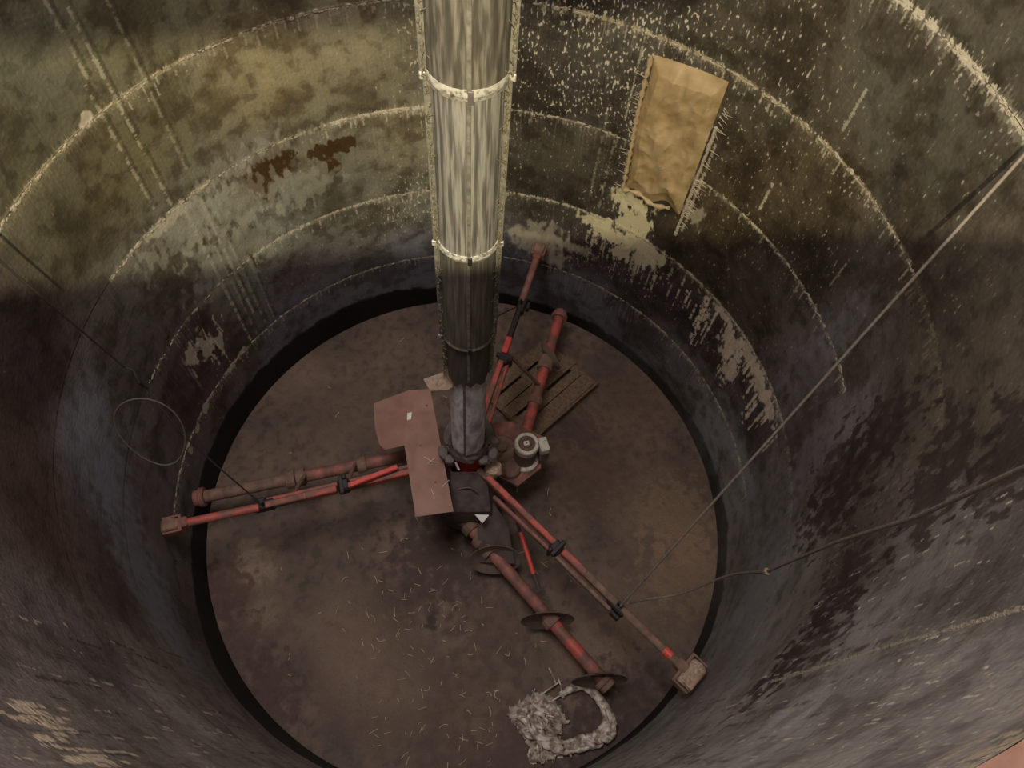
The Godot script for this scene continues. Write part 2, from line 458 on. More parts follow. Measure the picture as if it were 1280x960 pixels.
func paint_wall() -> void:
	var gw := WW / 16
	var gh := WH / 15
	var tone := PackedByteArray()
	var ctrl := PackedByteArray()
	tone.resize(gw * gh * 3)
	ctrl.resize(gw * gh * 3)
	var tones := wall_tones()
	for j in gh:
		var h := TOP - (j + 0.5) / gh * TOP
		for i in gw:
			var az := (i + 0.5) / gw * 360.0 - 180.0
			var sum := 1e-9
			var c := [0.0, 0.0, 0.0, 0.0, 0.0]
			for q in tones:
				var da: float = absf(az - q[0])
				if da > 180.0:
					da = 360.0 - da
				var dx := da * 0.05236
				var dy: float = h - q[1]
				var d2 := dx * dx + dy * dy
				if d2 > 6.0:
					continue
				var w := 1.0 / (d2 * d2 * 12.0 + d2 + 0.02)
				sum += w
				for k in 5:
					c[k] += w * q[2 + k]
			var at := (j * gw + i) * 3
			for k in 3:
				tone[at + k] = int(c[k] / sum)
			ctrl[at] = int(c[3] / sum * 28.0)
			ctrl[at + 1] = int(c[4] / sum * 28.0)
	var it := Image.create_from_data(gw, gh, false, Image.FORMAT_RGB8, tone)
	it.resize(WW, WH, Image.INTERPOLATE_CUBIC)
	tone = it.get_data()
	var ic := Image.create_from_data(gw, gh, false, Image.FORMAT_RGB8, ctrl)
	ic.resize(WW, WH, Image.INTERPOLATE_BILINEAR)
	ctrl = ic.get_data()
	var f := noise(0.006, 5, 11)
	f.domain_warp_enabled = true
	f.domain_warp_amplitude = 40.0
	f.domain_warp_frequency = 0.01
	var big := f.get_image(WW, WH).get_data()
	var fine := noise(0.11, 3, 12).get_image(WW, WH).get_data()
	var patch := noise(0.022, 5, 13).get_image(WW, WH).get_data()
	edge_noise = patch
	var i1 := noise(0.22, 2, 14).get_image(WW, WH / 30)
	i1.resize(WW, WH, Image.INTERPOLATE_CUBIC)
	var streak := i1.get_data()
	var i2 := noise(0.13, 2, 15).get_image(WW, WH / 2)
	i2.resize(WW, WH, Image.INTERPOLATE_CUBIC)
	var speck := i2.get_data()
	var sway := noise(0.02, 3, 16)
	var joint := PackedFloat32Array()        # height of the nearest cast joint above each row
	for j in WH:
		var h := TOP - (j + 0.5) / PPM
		var best := 9.0
		for q in RINGS.slice(1, 6):
			if q > h - 0.02 and q - h < best:
				best = q - h
		joint.append(best)
	canvas.resize(WW * WH * 3)
	relief.resize(WW * WH)
	var foot_black := PackedFloat32Array()
	var calm := PackedFloat32Array()
	var kick := PackedFloat32Array()         # top of the black band at the foot of the wall
	for i in WW:
		var az := i * 360.0 / WW - 180.0
		var top := 0.46
		if az > -30.0 and az < 20.0:
			top = lerpf(0.46, 0.2, smoothstep(-30.0, 15.0, az))
		elif az >= 20.0 and az < 100.0:
			top = lerpf(0.2, 0.34, smoothstep(60.0, 100.0, az))
		elif az >= 100.0:
			top = lerpf(0.34, 0.5, smoothstep(100.0, 140.0, az))
		elif az < -105.0:
			top = lerpf(0.5, 0.9, smoothstep(-105.0, -140.0, az))
		calm.append(1.0 - 0.75 * smoothstep(85.0, 105.0, absf(az)))
		foot_black.append(1.0 - 0.55 * smoothstep(25.0, 45.0, az) * (1.0 - smoothstep(110.0, 130.0, az)))
		kick.append(top + 0.03 * sway.get_noise_2d(i * 0.7, 5.0))
	for j in WH:
		var h := TOP - (j + 0.5) / PPM
		var jd := joint[j]
		var drip := exp(-maxf(jd, 0.0) * 5.0)
		for i in WW:
			var p := j * WW + i
			var p3 := p * 3
			var b := big[p] / 255.0
			var g := fine[p] / 255.0
			var m := patch[p] / 255.0
			var k := 0.74 + 0.3 * b + 0.1 * g + 0.12 * m
			k *= 1.0 - 0.1 * smoothstep(0.4, 0.32, m)
			var sc := ctrl[p3] / 255.0
			var tc := ctrl[p3 + 1] / 255.0
			var st := streak[p] / 255.0
			# white lime: specks that ran down a little, and long drips under the joints
			var sv := speck[p] / 255.0 * 0.8 + 0.2 * m
			var w := smoothstep(0.84 - 0.25 * sc, 0.88 - 0.24 * sc, sv) * (0.35 + 0.65 * sc)
			w += 0.14 * sc * smoothstep(0.5, 0.7, sv) + 0.8 * sc * smoothstep(0.83, 0.9, g)
			w += smoothstep(0.74 - 0.2 * tc, 0.9 - 0.15 * tc, st + 0.12 * (m - 0.5)) * tc * (0.25 + 0.75 * drip) * (0.5 + g * 0.6)
			w += drip * 0.12 * st
			k *= 1.0 - 0.07 * smoothstep(0.45, 0.15, st)
			w = clampf(w, 0.0, 0.85)
			if h < kick[i] + 0.05:
				var kk := smoothstep(0.05, -0.03, h - kick[i] + (m - 0.5) * 0.06) * foot_black[i]
				k *= 1.0 - 0.86 * kk
				w *= 1.0 - 0.9 * kk
			# bare grey concrete here, brown film there, with a ragged border
			var hue := smoothstep(0.42, 0.62, b * 0.75 + 0.35 * m + 0.06 * g)
			hue = lerpf(0.62, hue, calm[i])
			var kr := k * (0.9 + 0.14 * hue)
			var kg := k * (0.86 + 0.18 * hue)
			var kb := k * (0.8 + 0.23 * hue)
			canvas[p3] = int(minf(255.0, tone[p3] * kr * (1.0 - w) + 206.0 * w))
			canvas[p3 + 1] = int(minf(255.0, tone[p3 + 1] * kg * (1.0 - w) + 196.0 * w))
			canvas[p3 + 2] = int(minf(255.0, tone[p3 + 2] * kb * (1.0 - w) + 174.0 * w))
			relief[p] = int(clampf(90.0 + 70.0 * (g - 0.5) + 50.0 * (m - 0.5) + 60.0 * w, 0.0, 255.0))


func dab(x: int, y: int, c: Color, a: float, lift := 0.0) -> void:
	if y < 0 or y >= WH:
		return
	var p := y * WW + posmod(x, WW)
	var q := p * 3
	canvas[q] = int(lerpf(canvas[q], c.r8, a))
	canvas[q + 1] = int(lerpf(canvas[q + 1], c.g8, a))
	canvas[q + 2] = int(lerpf(canvas[q + 2], c.b8, a))
	relief[p] = int(clampf(relief[p] + lift * a, 0.0, 255.0))


# a ragged spot of its own colour, radii in metres; sharp is the softness of its edge
func blot(az: float, h: float, rx: float, ry: float, c: Color, a: float, rag := 0.7, soft := 0.25, lift := 0.0) -> void:
	var cx := (az + 180.0) / 360.0 * WW
	var cy := (TOP - h) * PPM
	var px := rx * PPM
	var py := ry * PPM
	for y in range(int(cy - py * 1.7), int(cy + py * 1.7)):
		if y < 0 or y >= WH:
			continue
		for x in range(int(cx - px * 1.7), int(cx + px * 1.7)):
			var d := Vector2((x - cx) / px, (y - cy) / py).length()
			var m := edge_noise[y * WW + posmod(x * 2, WW)] / 255.0 - 0.5
			var w := smoothstep(1.0 + soft, 1.0 - soft, d + m * 2.0 * rag)
			if w > 0.01:
				dab(x, y, c, w * a, lift)


# a line of deposit, broken up by noise
func stroke(az0: float, h0: float, az1: float, h1: float, width: float, c: Color, a: float, gaps := 0.4, lift := 40.0, sd := 0.0) -> void:
	var n := noise(0.05, 3, 40)
	var p0 := Vector2((az0 + 180.0) / 360.0 * WW, (TOP - h0) * PPM)
	var p1 := Vector2((az1 + 180.0) / 360.0 * WW, (TOP - h1) * PPM)
	var steps := int(p0.distance_to(p1)) + 1
	var side := (p1 - p0).normalized().orthogonal()
	var hw := width * PPM / 2.0
	for s in steps:
		var q := p0.lerp(p1, float(s) / steps)
		var v := n.get_noise_2d(s * 1.0, sd + az0 * 7.0 + h0 * 31.0)
		var v2 := n.get_noise_2d(s * 4.0, sd + 500.0 + az0 * 3.0)
		var on := smoothstep(-0.55 + gaps, -0.25 + gaps, v + 0.4 * v2)
		if on <= 0.02:
			continue
		var wob := v2 * hw * 0.7
		var w2 := hw * (0.6 + 0.9 * absf(v2) + 0.5 * v)
		for e in range(-int(ceil(w2)) - 1, int(ceil(w2)) + 2):
			var cov := clampf(w2 + 0.5 - absf(e), 0.0, 1.0)
			if cov > 0.0:
				dab(int(q.x + side.x * (e + wob)), int(q.y + side.y * (e + wob)), c, cov * a * on, lift)


func wall_marks() -> void:
	var lime := Color8(214, 204, 180)
	var cream := Color8(178, 166, 134)
	var grey := Color8(136, 128, 122)
	# lime along the cast joints, by stretches of azimuth: joint, from, to, width, strength, gaps
	for q in [
		[1, -100, -62, 0.035, 0.8, 0.35], [1, -62, -8, 0.02, 0.75, 0.3], [1, 10, 45, 0.02, 0.45, 0.5], [1, 45, 96, 0.03, 0.7, 0.35],
		[2, -80, -50, 0.03, 0.45, 0.4], [2, -50, -35, 0.04, 0.8, 0.25], [2, -35, 2, 0.024, 0.85, 0.2], [2, 4, 45, 0.03, 0.8, 0.3], [2, 45, 90, 0.035, 0.75, 0.3],
		[3, -75, -50, 0.04, 0.6, 0.3], [3, -50, -28, 0.03, 0.5, 0.45], [3, -28, -4, 0.045, 0.9, 0.1], [3, 4, 33, 0.02, 0.55, 0.45], [3, 45, 95, 0.022, 0.75, 0.25],
		[4, -92, -45, 0.04, 0.85, 0.1], [4, -45, -10, 0.03, 0.6, 0.35], [4, 12, 50, 0.04, 0.8, 0.3], [4, 50, 88, 0.03, 0.85, 0.12], [4, 88, 120, 0.03, 0.3, 0.5],
		[5, 40, 97, 0.05, 0.75, 0.25], [5, -80, -20, 0.03, 0.4, 0.5], [3, 95, 130, 0.02, 0.2, 0.6], [2, 90, 130, 0.04, 0.3, 0.5],
	]:
		stroke(q[1], RINGS[q[0]] - 0.01, q[2], RINGS[q[0]] - 0.01, q[3] * 2.6, lime if q[0] != 4 else cream, q[4] * 0.3, q[5] - 0.1, 10.0, 90.0)
		stroke(q[1], RINGS[q[0]], q[2], RINGS[q[0]], q[3] * 1.15, lime if q[0] != 4 else cream, q[4], q[5])
		var run: float = q[1]
		while run < q[2]:           # short runs hanging from the joint
			run += rng.randf_range(0.3, 2.6)
			if run > -60.0 or q[0] < 3:
				stroke(run, RINGS[q[0]], run, RINGS[q[0]] - rng.randf_range(0.02, 0.16), 0.02, lime, q[4] * 0.6, 0.25)
	# vertical board marks of the casting, left of the pipe
	for q in [[-60.8, 5.3, 4.62, 0.02, 0.5], [-58.6, 5.1, 3.3, 0.022, 0.6], [-56.8, 3.3, 1.05, 0.026, 0.75], [-53.4, 5.2, 3.5, 0.018, 0.4], [-53.4, 3.2, 1.4, 0.024, 0.75], [-51.8, 3.1, 1.1, 0.014, 0.5], [-61.6, 4.6, 3.4, 0.024, 0.6], [-54.8, 2.6, 1.05, 0.014, 0.5], [-49.5, 2.2, 1.05, 0.012, 0.5], [-66.0, 1.95, 1.1, 0.03, 0.5], [-72.5, 1.9, 1.2, 0.02, 0.4]]:
		stroke(q[0], q[1], q[0], q[2], q[3] * 1.4, Color8(186, 178, 152), q[4], 0.25)
		stroke(q[0] + 0.7, q[1], q[0] + 0.7, q[2], 0.03, Color8(58, 52, 42), 0.4, 0.1, -20.0, 60.0)
	for k in 16:
		var a := rng.randf_range(-73.0, -60.0)
		var h := rng.randf_range(1.2, 1.95)
		stroke(a, h, a + rng.randf_range(-0.5, 0.5), h - rng.randf_range(0.1, 0.3), 0.022, Color8(206, 194, 174), 0.8, 0.15)
	for q in [[-61.0, 1.03, 0.06, 0.05], [-64.5, 1.0, 0.07, 0.05], [-59.0, 1.05, 0.05, 0.03], [-74.5, 0.97, 0.05, 0.07], [-79.0, 0.93, 0.05, 0.06], [-83.5, 0.9, 0.04, 0.05], [-70.0, 1.72, 0.09, 0.12], [-66.5, 1.62, 0.08, 0.2], [-63.5, 1.5, 0.06, 0.16], [-64.0, 4.4, 0.1, 0.05], [-60.2, 3.2, 0.2, 0.06]]:
		blot(q[0], q[1], q[2], q[3], Color8(206, 194, 172), 0.75, 1.0, 0.2, 30.0)
	# drips right of the middle
	for q in [[-6.5, 3.25, 2.5, 0.03, 0.7], [-3.0, 2.9, 2.3, 0.02, 0.6], [-9.0, 3.2, 2.9, 0.02, 0.5], [8.0, 5.3, 4.9, 0.04, 0.8], [13.0, 5.0, 4.6, 0.025, 0.7], [30.0, 4.4, 3.4, 0.025, 0.5], [29.0, 3.2, 2.2, 0.03, 0.35], [26.5, 3.6, 2.3, 0.03, 0.25], [60.0, 3.75, 3.45, 0.03, 0.6], [66.0, 4.9, 4.5, 0.03, 0.5], [47.5, 3.7, 2.55, 0.03, 0.55], [79.0, 3.9, 3.5, 0.02, 0.5]]:
		stroke(q[0], q[1], q[0], q[2], q[3], lime, q[4], 0.2)
	# the big lime patches under the sealed opening
	for q in [[29.5, 2.06, 0.22, 0.1], [33.5, 1.95, 0.26, 0.13], [37.0, 2.3, 0.2, 0.22], [39.5, 2.02, 0.22, 0.15], [41.5, 1.88, 0.18, 0.12], [36.5, 1.78, 0.12, 0.12], [35.0, 2.55, 0.24, 0.1], [43.5, 2.0, 0.16, 0.12]]:
		blot(q[0], q[1], q[2], q[3], Color8(204, 194, 158), 0.9, 0.8, 0.16, 40.0)
	for k in 46:
		var a := rng.randf_range(27.0, 50.0)
		var h := rng.randf_range(1.75, 2.1)
		stroke(a, h, a, h - rng.randf_range(0.08, 0.5), rng.randf_range(0.012, 0.035), Color8(190, 180, 154), 0.75, 0.25)
	# combs of white runs below the second joint, on the right
	for k in 120:
		var a := rng.randf_range(52.0, 92.0)
		var gap := 0.5 + 0.5 * sin(a * 0.55)
		if rng.randf() > 0.35 + 0.65 * gap:
			continue
		var h := 2.12 - rng.randf_range(0.0, 0.3)
		stroke(a, h, a, h - rng.randf_range(0.1, 0.75) * (0.4 + 0.6 * gap), rng.randf_range(0.012, 0.04), Color8(214, 198, 176), 0.85, 0.25)
	for q in [[63.0, 2.06, 0.2, 0.05], [68.5, 1.85, 0.16, 0.2], [75.0, 2.03, 0.26, 0.07], [80.0, 1.95, 0.2, 0.12], [84.5, 1.98, 0.18, 0.1], [71.5, 1.6, 0.1, 0.22]]:
		blot(q[0], q[1], q[2], q[3], Color8(206, 190, 168), 0.85, 0.9, 0.2, 30.0)
	for k in 30:
		var a := rng.randf_range(24.0, 46.0)
		var h := rng.randf_range(0.82, 1.0)
		stroke(a, h, a, h - rng.randf_range(0.06, 0.3), 0.018, Color8(128, 118, 116), 0.6, 0.25)
	# brown damp places
	for q in [[-40.0, 3.02, 0.27, 0.2], [-41.6, 2.82, 0.08, 0.16], [-37.6, 3.1, 0.16, 0.07], [-28.6, 2.96, 0.14, 0.1], [-25.4, 2.98, 0.16, 0.1], [-27.5, 2.75, 0.08, 0.1]]:
		blot(q[0], q[1], q[2], q[3], Color8(66, 47, 22), 0.92, 0.7, 0.12)
	for q in [[-58, 3.0, 0.5, 0.22], [-48, 2.85, 0.5, 0.25], [-51, 2.35, 0.5, 0.3], [-35, 2.65, 0.35, 0.2], [-44, 3.25, 0.5, 0.12]]:
		blot(q[0], q[1], q[2], q[3], Color8(164, 162, 148), 0.5, 1.1, 0.25)
	# pale grey patches and blue-grey sheen, painted as soft blots
	for q in [[-99, 2.75, 0.35, 0.4], [-101, 2.4, 0.3, 0.3], [-104, 2.2, 0.3, 0.3], [-116, 1.9, 0.45, 0.35], [-122, 1.6, 0.5, 0.3], [-110, 2.1, 0.3, 0.4]]:
		blot(q[0], q[1], q[2], q[3], Color8(128, 130, 144), 0.4, 1.0, 0.5)
	for q in [[87, 2.85, 0.2, 0.5], [86, 3.5, 0.16, 0.35], [100, 3.3, 0.15, 0.4], [101, 2.6, 0.2, 0.4], [112, 1.9, 0.5, 0.5], [126, 1.6, 0.7, 0.5], [140, 2.0, 0.8, 0.6], [92, 0.9, 0.5, 0.3], [78, 0.85, 0.4, 0.16]]:
		blot(q[0], q[1], q[2], q[3], Color8(136, 134, 140), 0.38, 1.0, 0.5)
	for q in [[48.8, 2.85, 0.1, 0.12]]:
		blot(q[0], q[1], q[2], q[3], Color8(176, 166, 146), 0.7, 0.9, 0.3)
	# black flaked places on the right
	for q in [[108, 3.2, 0.3, 0.5], [112, 2.9, 0.25, 0.4], [105, 3.7, 0.2, 0.4], [119, 4.4, 0.35, 0.3], [121, 5.0, 0.3, 0.25], [128, 3.6, 0.3, 0.3], [136, 3.6, 0.3, 0.35], [140, 3.4, 0.3, 0.2]]:
		blot(q[0], q[1], q[2], q[3], Color8(52, 44, 42), 0.6, 1.5, 0.25)
	for k in 40:
		var a := rng.randf_range(-158.0, -128.0)
		var h := rng.randf_range(1.6, 5.4)
		stroke(a, h, a + rng.randf_range(-0.4, 0.4), h - rng.randf_range(0.1, 0.5), rng.randf_range(0.01, 0.03), Color8(60, 52, 54), 0.6, 0.3, -20.0)
	for k in 60:
		var a := rng.randf_range(-158.0, -130.0)
		var h := rng.randf_range(2.4, 5.6)
		stroke(a, h, a, h - rng.randf_range(0.04, 0.2), rng.randf_range(0.012, 0.03), Color8(214, 198, 180), 0.8, 0.15)
	for k in 40:
		var a := rng.randf_range(-157.0, -147.0)
		var h := 5.15 + rng.randf_range(-0.15, 0.15) - 0.01 * (a + 152.0)
		stroke(a, h, a, h - rng.randf_range(0.05, 0.22), rng.randf_range(0.02, 0.05), Color8(228, 206, 178), 0.85, 0.15)
	for k in 130:
		var a := rng.randf_range(126.0, 158.0)
		var h := rng.randf_range(3.0, 6.2)
		stroke(a, h, a, h - rng.randf_range(0.015, 0.09), rng.randf_range(0.008, 0.018), Color8(226, 214, 198), 0.85, 0.1)
	for k in 40:
		var a := rng.randf_range(134.0, 160.0)
		var h := rng.randf_range(2.0, 5.0)
		stroke(a, h, a + rng.randf_range(-0.5, 0.5), h - rng.randf_range(0.15, 0.6), rng.randf_range(0.015, 0.05), Color8(84, 76, 78), 0.5, 0.35, -20.0)
	for k in 60:
		var a := rng.randf_range(112.0, 146.0)
		var h := rng.randf_range(3.0, 4.4)
		stroke(a, h, a, h - rng.randf_range(0.05, 0.3), rng.randf_range(0.015, 0.04), Color8(132, 122, 118), 0.5, 0.3)
	for k in 26:
		var a := rng.randf_range(139.5, 143.5)
		var h := rng.randf_range(3.7, 5.5)
		stroke(a, h, a + rng.randf_range(-1.2, 1.2), h - rng.randf_range(0.05, 0.22), 0.02, Color8(150, 140, 122), 0.6, 0.2)
	stroke(135.6, 4.2, 136.4, 3.5, 0.03, Color8(150, 142, 136), 0.7, 0.15)
	# where the rollers of the arms have rubbed
	for q in [[17.2, 1.45, 0.34, 0.3], [13.5, 1.5, 0.25, 0.06], [24.5, 1.5, 0.3, 0.08], [20.5, 1.2, 0.2, 0.14]]:
		blot(q[0], q[1], q[2], q[3], Color8(166, 160, 142), 0.75, 0.8, 0.35)
	for q in [[-102.5, 1.42, 0.2, 0.2], [-106.0, 1.3, 0.2, 0.1]]:
		blot(q[0], q[1], q[2], q[3], Color8(112, 102, 98), 0.7, 0.7, 0.4)
	blot(137.0, 1.5, 0.35, 0.3, Color8(110, 98, 90), 0.6, 0.8, 0.4)
	# yellow crust along the rim
	for k in 60:
		var a := rng.randf_range(145.0, 172.0)
		stroke(a, 6.3 - rng.randf_range(0.0, 0.04), a + rng.randf_range(-0.8, 0.8), 6.3 - rng.randf_range(0.02, 0.12), 0.03, Color8(180, 162, 138), 0.8, 0.1)
	stroke(148.0, 6.12, 172.0, 6.14, 0.05, Color8(166, 150, 130), 0.6, 0.3)


func build_wall() -> void:
	paint_wall()
	wall_marks()
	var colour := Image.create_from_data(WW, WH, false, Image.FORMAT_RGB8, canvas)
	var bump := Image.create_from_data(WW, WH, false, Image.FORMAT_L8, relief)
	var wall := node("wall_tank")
	structure(wall, "round concrete silo wall of stacked cast rings, stained dark with white lime", "wall")
	var wobble := noise(0.9, 3, 30)
	for k in 6:
		var h0: float = RINGS[k]
		var h1: float = RINGS[k + 1]
		var y0 := int(round((TOP - h1) * PPM))
		var y1 := int(round((TOP - h0) * PPM))
		var m := ArrayMesh.new()
		for half in 2:
			var cut := colour.get_region(Rect2i(half * WW / 2, y0, WW / 2, y1 - y0))
			var mat := StandardMaterial3D.new()
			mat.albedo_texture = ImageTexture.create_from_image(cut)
			mat.roughness = 0.62
			mat.metallic_specular = 0.42
			mat.texture_repeat = false
			mat.heightmap_enabled = true
			var hb := bump.get_region(Rect2i(half * WW / 2, y0, WW / 2, y1 - y0))
			mat.heightmap_texture = ImageTexture.create_from_image(hb)
			mat.heightmap_scale = 0.9
			var s := Shape.new()
			var nu := 150
			var nv := 12
			var pt := func(i: int, j: int) -> Vector3:
				var az := -180.0 + half * 180.0 + 180.0 * i / nu
				var h := lerpf(h0, h1, float(j) / nv)
				var d := on_wall(az, h, 1.0)
				var r := R + 0.006 * wobble.get_noise_3d(d.x * 3.0, h, d.z * 3.0)
				if (j == 0 and k > 0) or (j == nv and k < 5):
					r += 0.012                  # the recessed joint
				return on_wall(az, h, r)
			var rows: Array = []
			for j in nv + 3:
				var row := PackedVector3Array()
				for i in nu + 1:
					var jj := j - 1
					if j == 0: row.append(pt.call(i, 0))
					elif j == nv + 2: row.append(pt.call(i, nv))
					else:
						var p: Vector3 = pt.call(i, jj)
						if jj == 0 or jj == nv:     # lip just inside the joint
							var hh := h0 + 0.012 if jj == 0 else h1 - 0.012
							p = on_wall(-180.0 + half * 180.0 + 180.0 * i / nu, hh, R)
						row.append(p)
				rows.append(row)
			for j in nv + 2:
				for i in nu:
					var a: Vector3 = rows[j][i]; var b: Vector3 = rows[j][i + 1]; var c: Vector3 = rows[j + 1][i + 1]; var d: Vector3 = rows[j + 1][i]
					var na := Vector3(-a.x, 0, -a.z).normalized()
					var nb := Vector3(-b.x, 0, -b.z).normalized()
					var ua := Vector2(float(i) / nu, 1.0 - (a.y - h0) / (h1 - h0))
					var ub := Vector2(float(i + 1) / nu, ua.y)
					var uc := Vector2(ub.x, 1.0 - (c.y - h0) / (h1 - h0))
					var ud := Vector2(ua.x, uc.y)
					s.tri(a, b, c, na, nb, nb, ua, ub, uc)
					s.tri(a, c, d, na, nb, na, ua, uc, ud)
			s.add_to(m)
			m.surface_set_material(half, mat)
		var back := Shape.new()
		var ro := R + 0.22
		back.lathe([Vector2(ro, h0), Vector2(ro, h1)], Transform3D(), 96)
		for i in 96:
			var a0 := i * 3.75 - 180.0
			for e in [[h0, Vector3.DOWN], [h1, Vector3.UP]]:
				back.quad(on_wall(a0, e[0], R + 0.012 * float(e[0] < 6.2)), on_wall(a0 + 3.75, e[0], R + 0.012 * float(e[0] < 6.2)), on_wall(a0 + 3.75, e[0], ro), on_wall(a0, e[0], ro), e[1])
		back.add_to(m)
		m.surface_set_material(2, M.rim if k == 5 else M.concrete)
		var o := MeshInstance3D.new()
		o.name = numbered("concrete_ring", wall)
		o.mesh = m
		wall.add_child(o, true)
	# lime that has grown out of the joints, as lumpy beads
	var n := noise(0.8, 3, 33)
	for q in [[1, -100.0, -6.0], [1, 8.0, 96.0], [2, -82.0, -4.0], [2, 3.0, 90.0], [3, -75.0, -4.0], [3, 4.0, 33.0], [3, 46.0, 95.0], [4, -92.0, -8.0], [4, 10.0, 90.0], [5, 40.0, 98.0], [5, -80.0, -10.0]]:
		var lumps := Shape.new()
		var a: float = q[1]
		while a <= q[2]:
			a += rng.randf_range(0.15, 0.9)
			var v := n.get_noise_2d(a * 0.9, q[0] * 50.0) + 0.15
			if v < 0.0:
				continue
			var r := rng.randf_range(0.004, 0.008) + 0.02 * v * rng.randf()
			var turn := Basis(Vector3.UP, deg_to_rad(-a)) * Basis.from_scale(Vector3(rng.randf_range(1.0, 2.4), rng.randf_range(0.7, 1.5), 0.6))
			lumps.lathe([Vector2(0, -r), Vector2(r * 0.85, -r * 0.5), Vector2(r, r * 0.1), Vector2(r * 0.6, r * 0.8), Vector2(0, r)], Transform3D(turn, on_wall(a, RINGS[q[0]] + rng.randf_range(-0.014, 0.008), R)), 7, 0.2, rng)
		obj("lime_bead", lumps, M.bead, wall)
	var vp: Array = []
	var vr: Array = []
	for i in 130:
		var h := 3.45 + i * 0.0185
		vp.append(on_wall(142.2 + 0.25 * n.get_noise_2d(h * 1.5, 3.0), h, R + 0.004))
		vr.append(0.012 + 0.009 * n.get_noise_2d(h * 40.0, 77.0) + 0.004 * sin(i * 1.9))
	obj("seal_bead", Shape.new().tube(vp, vr, 7), M.bead, wall)


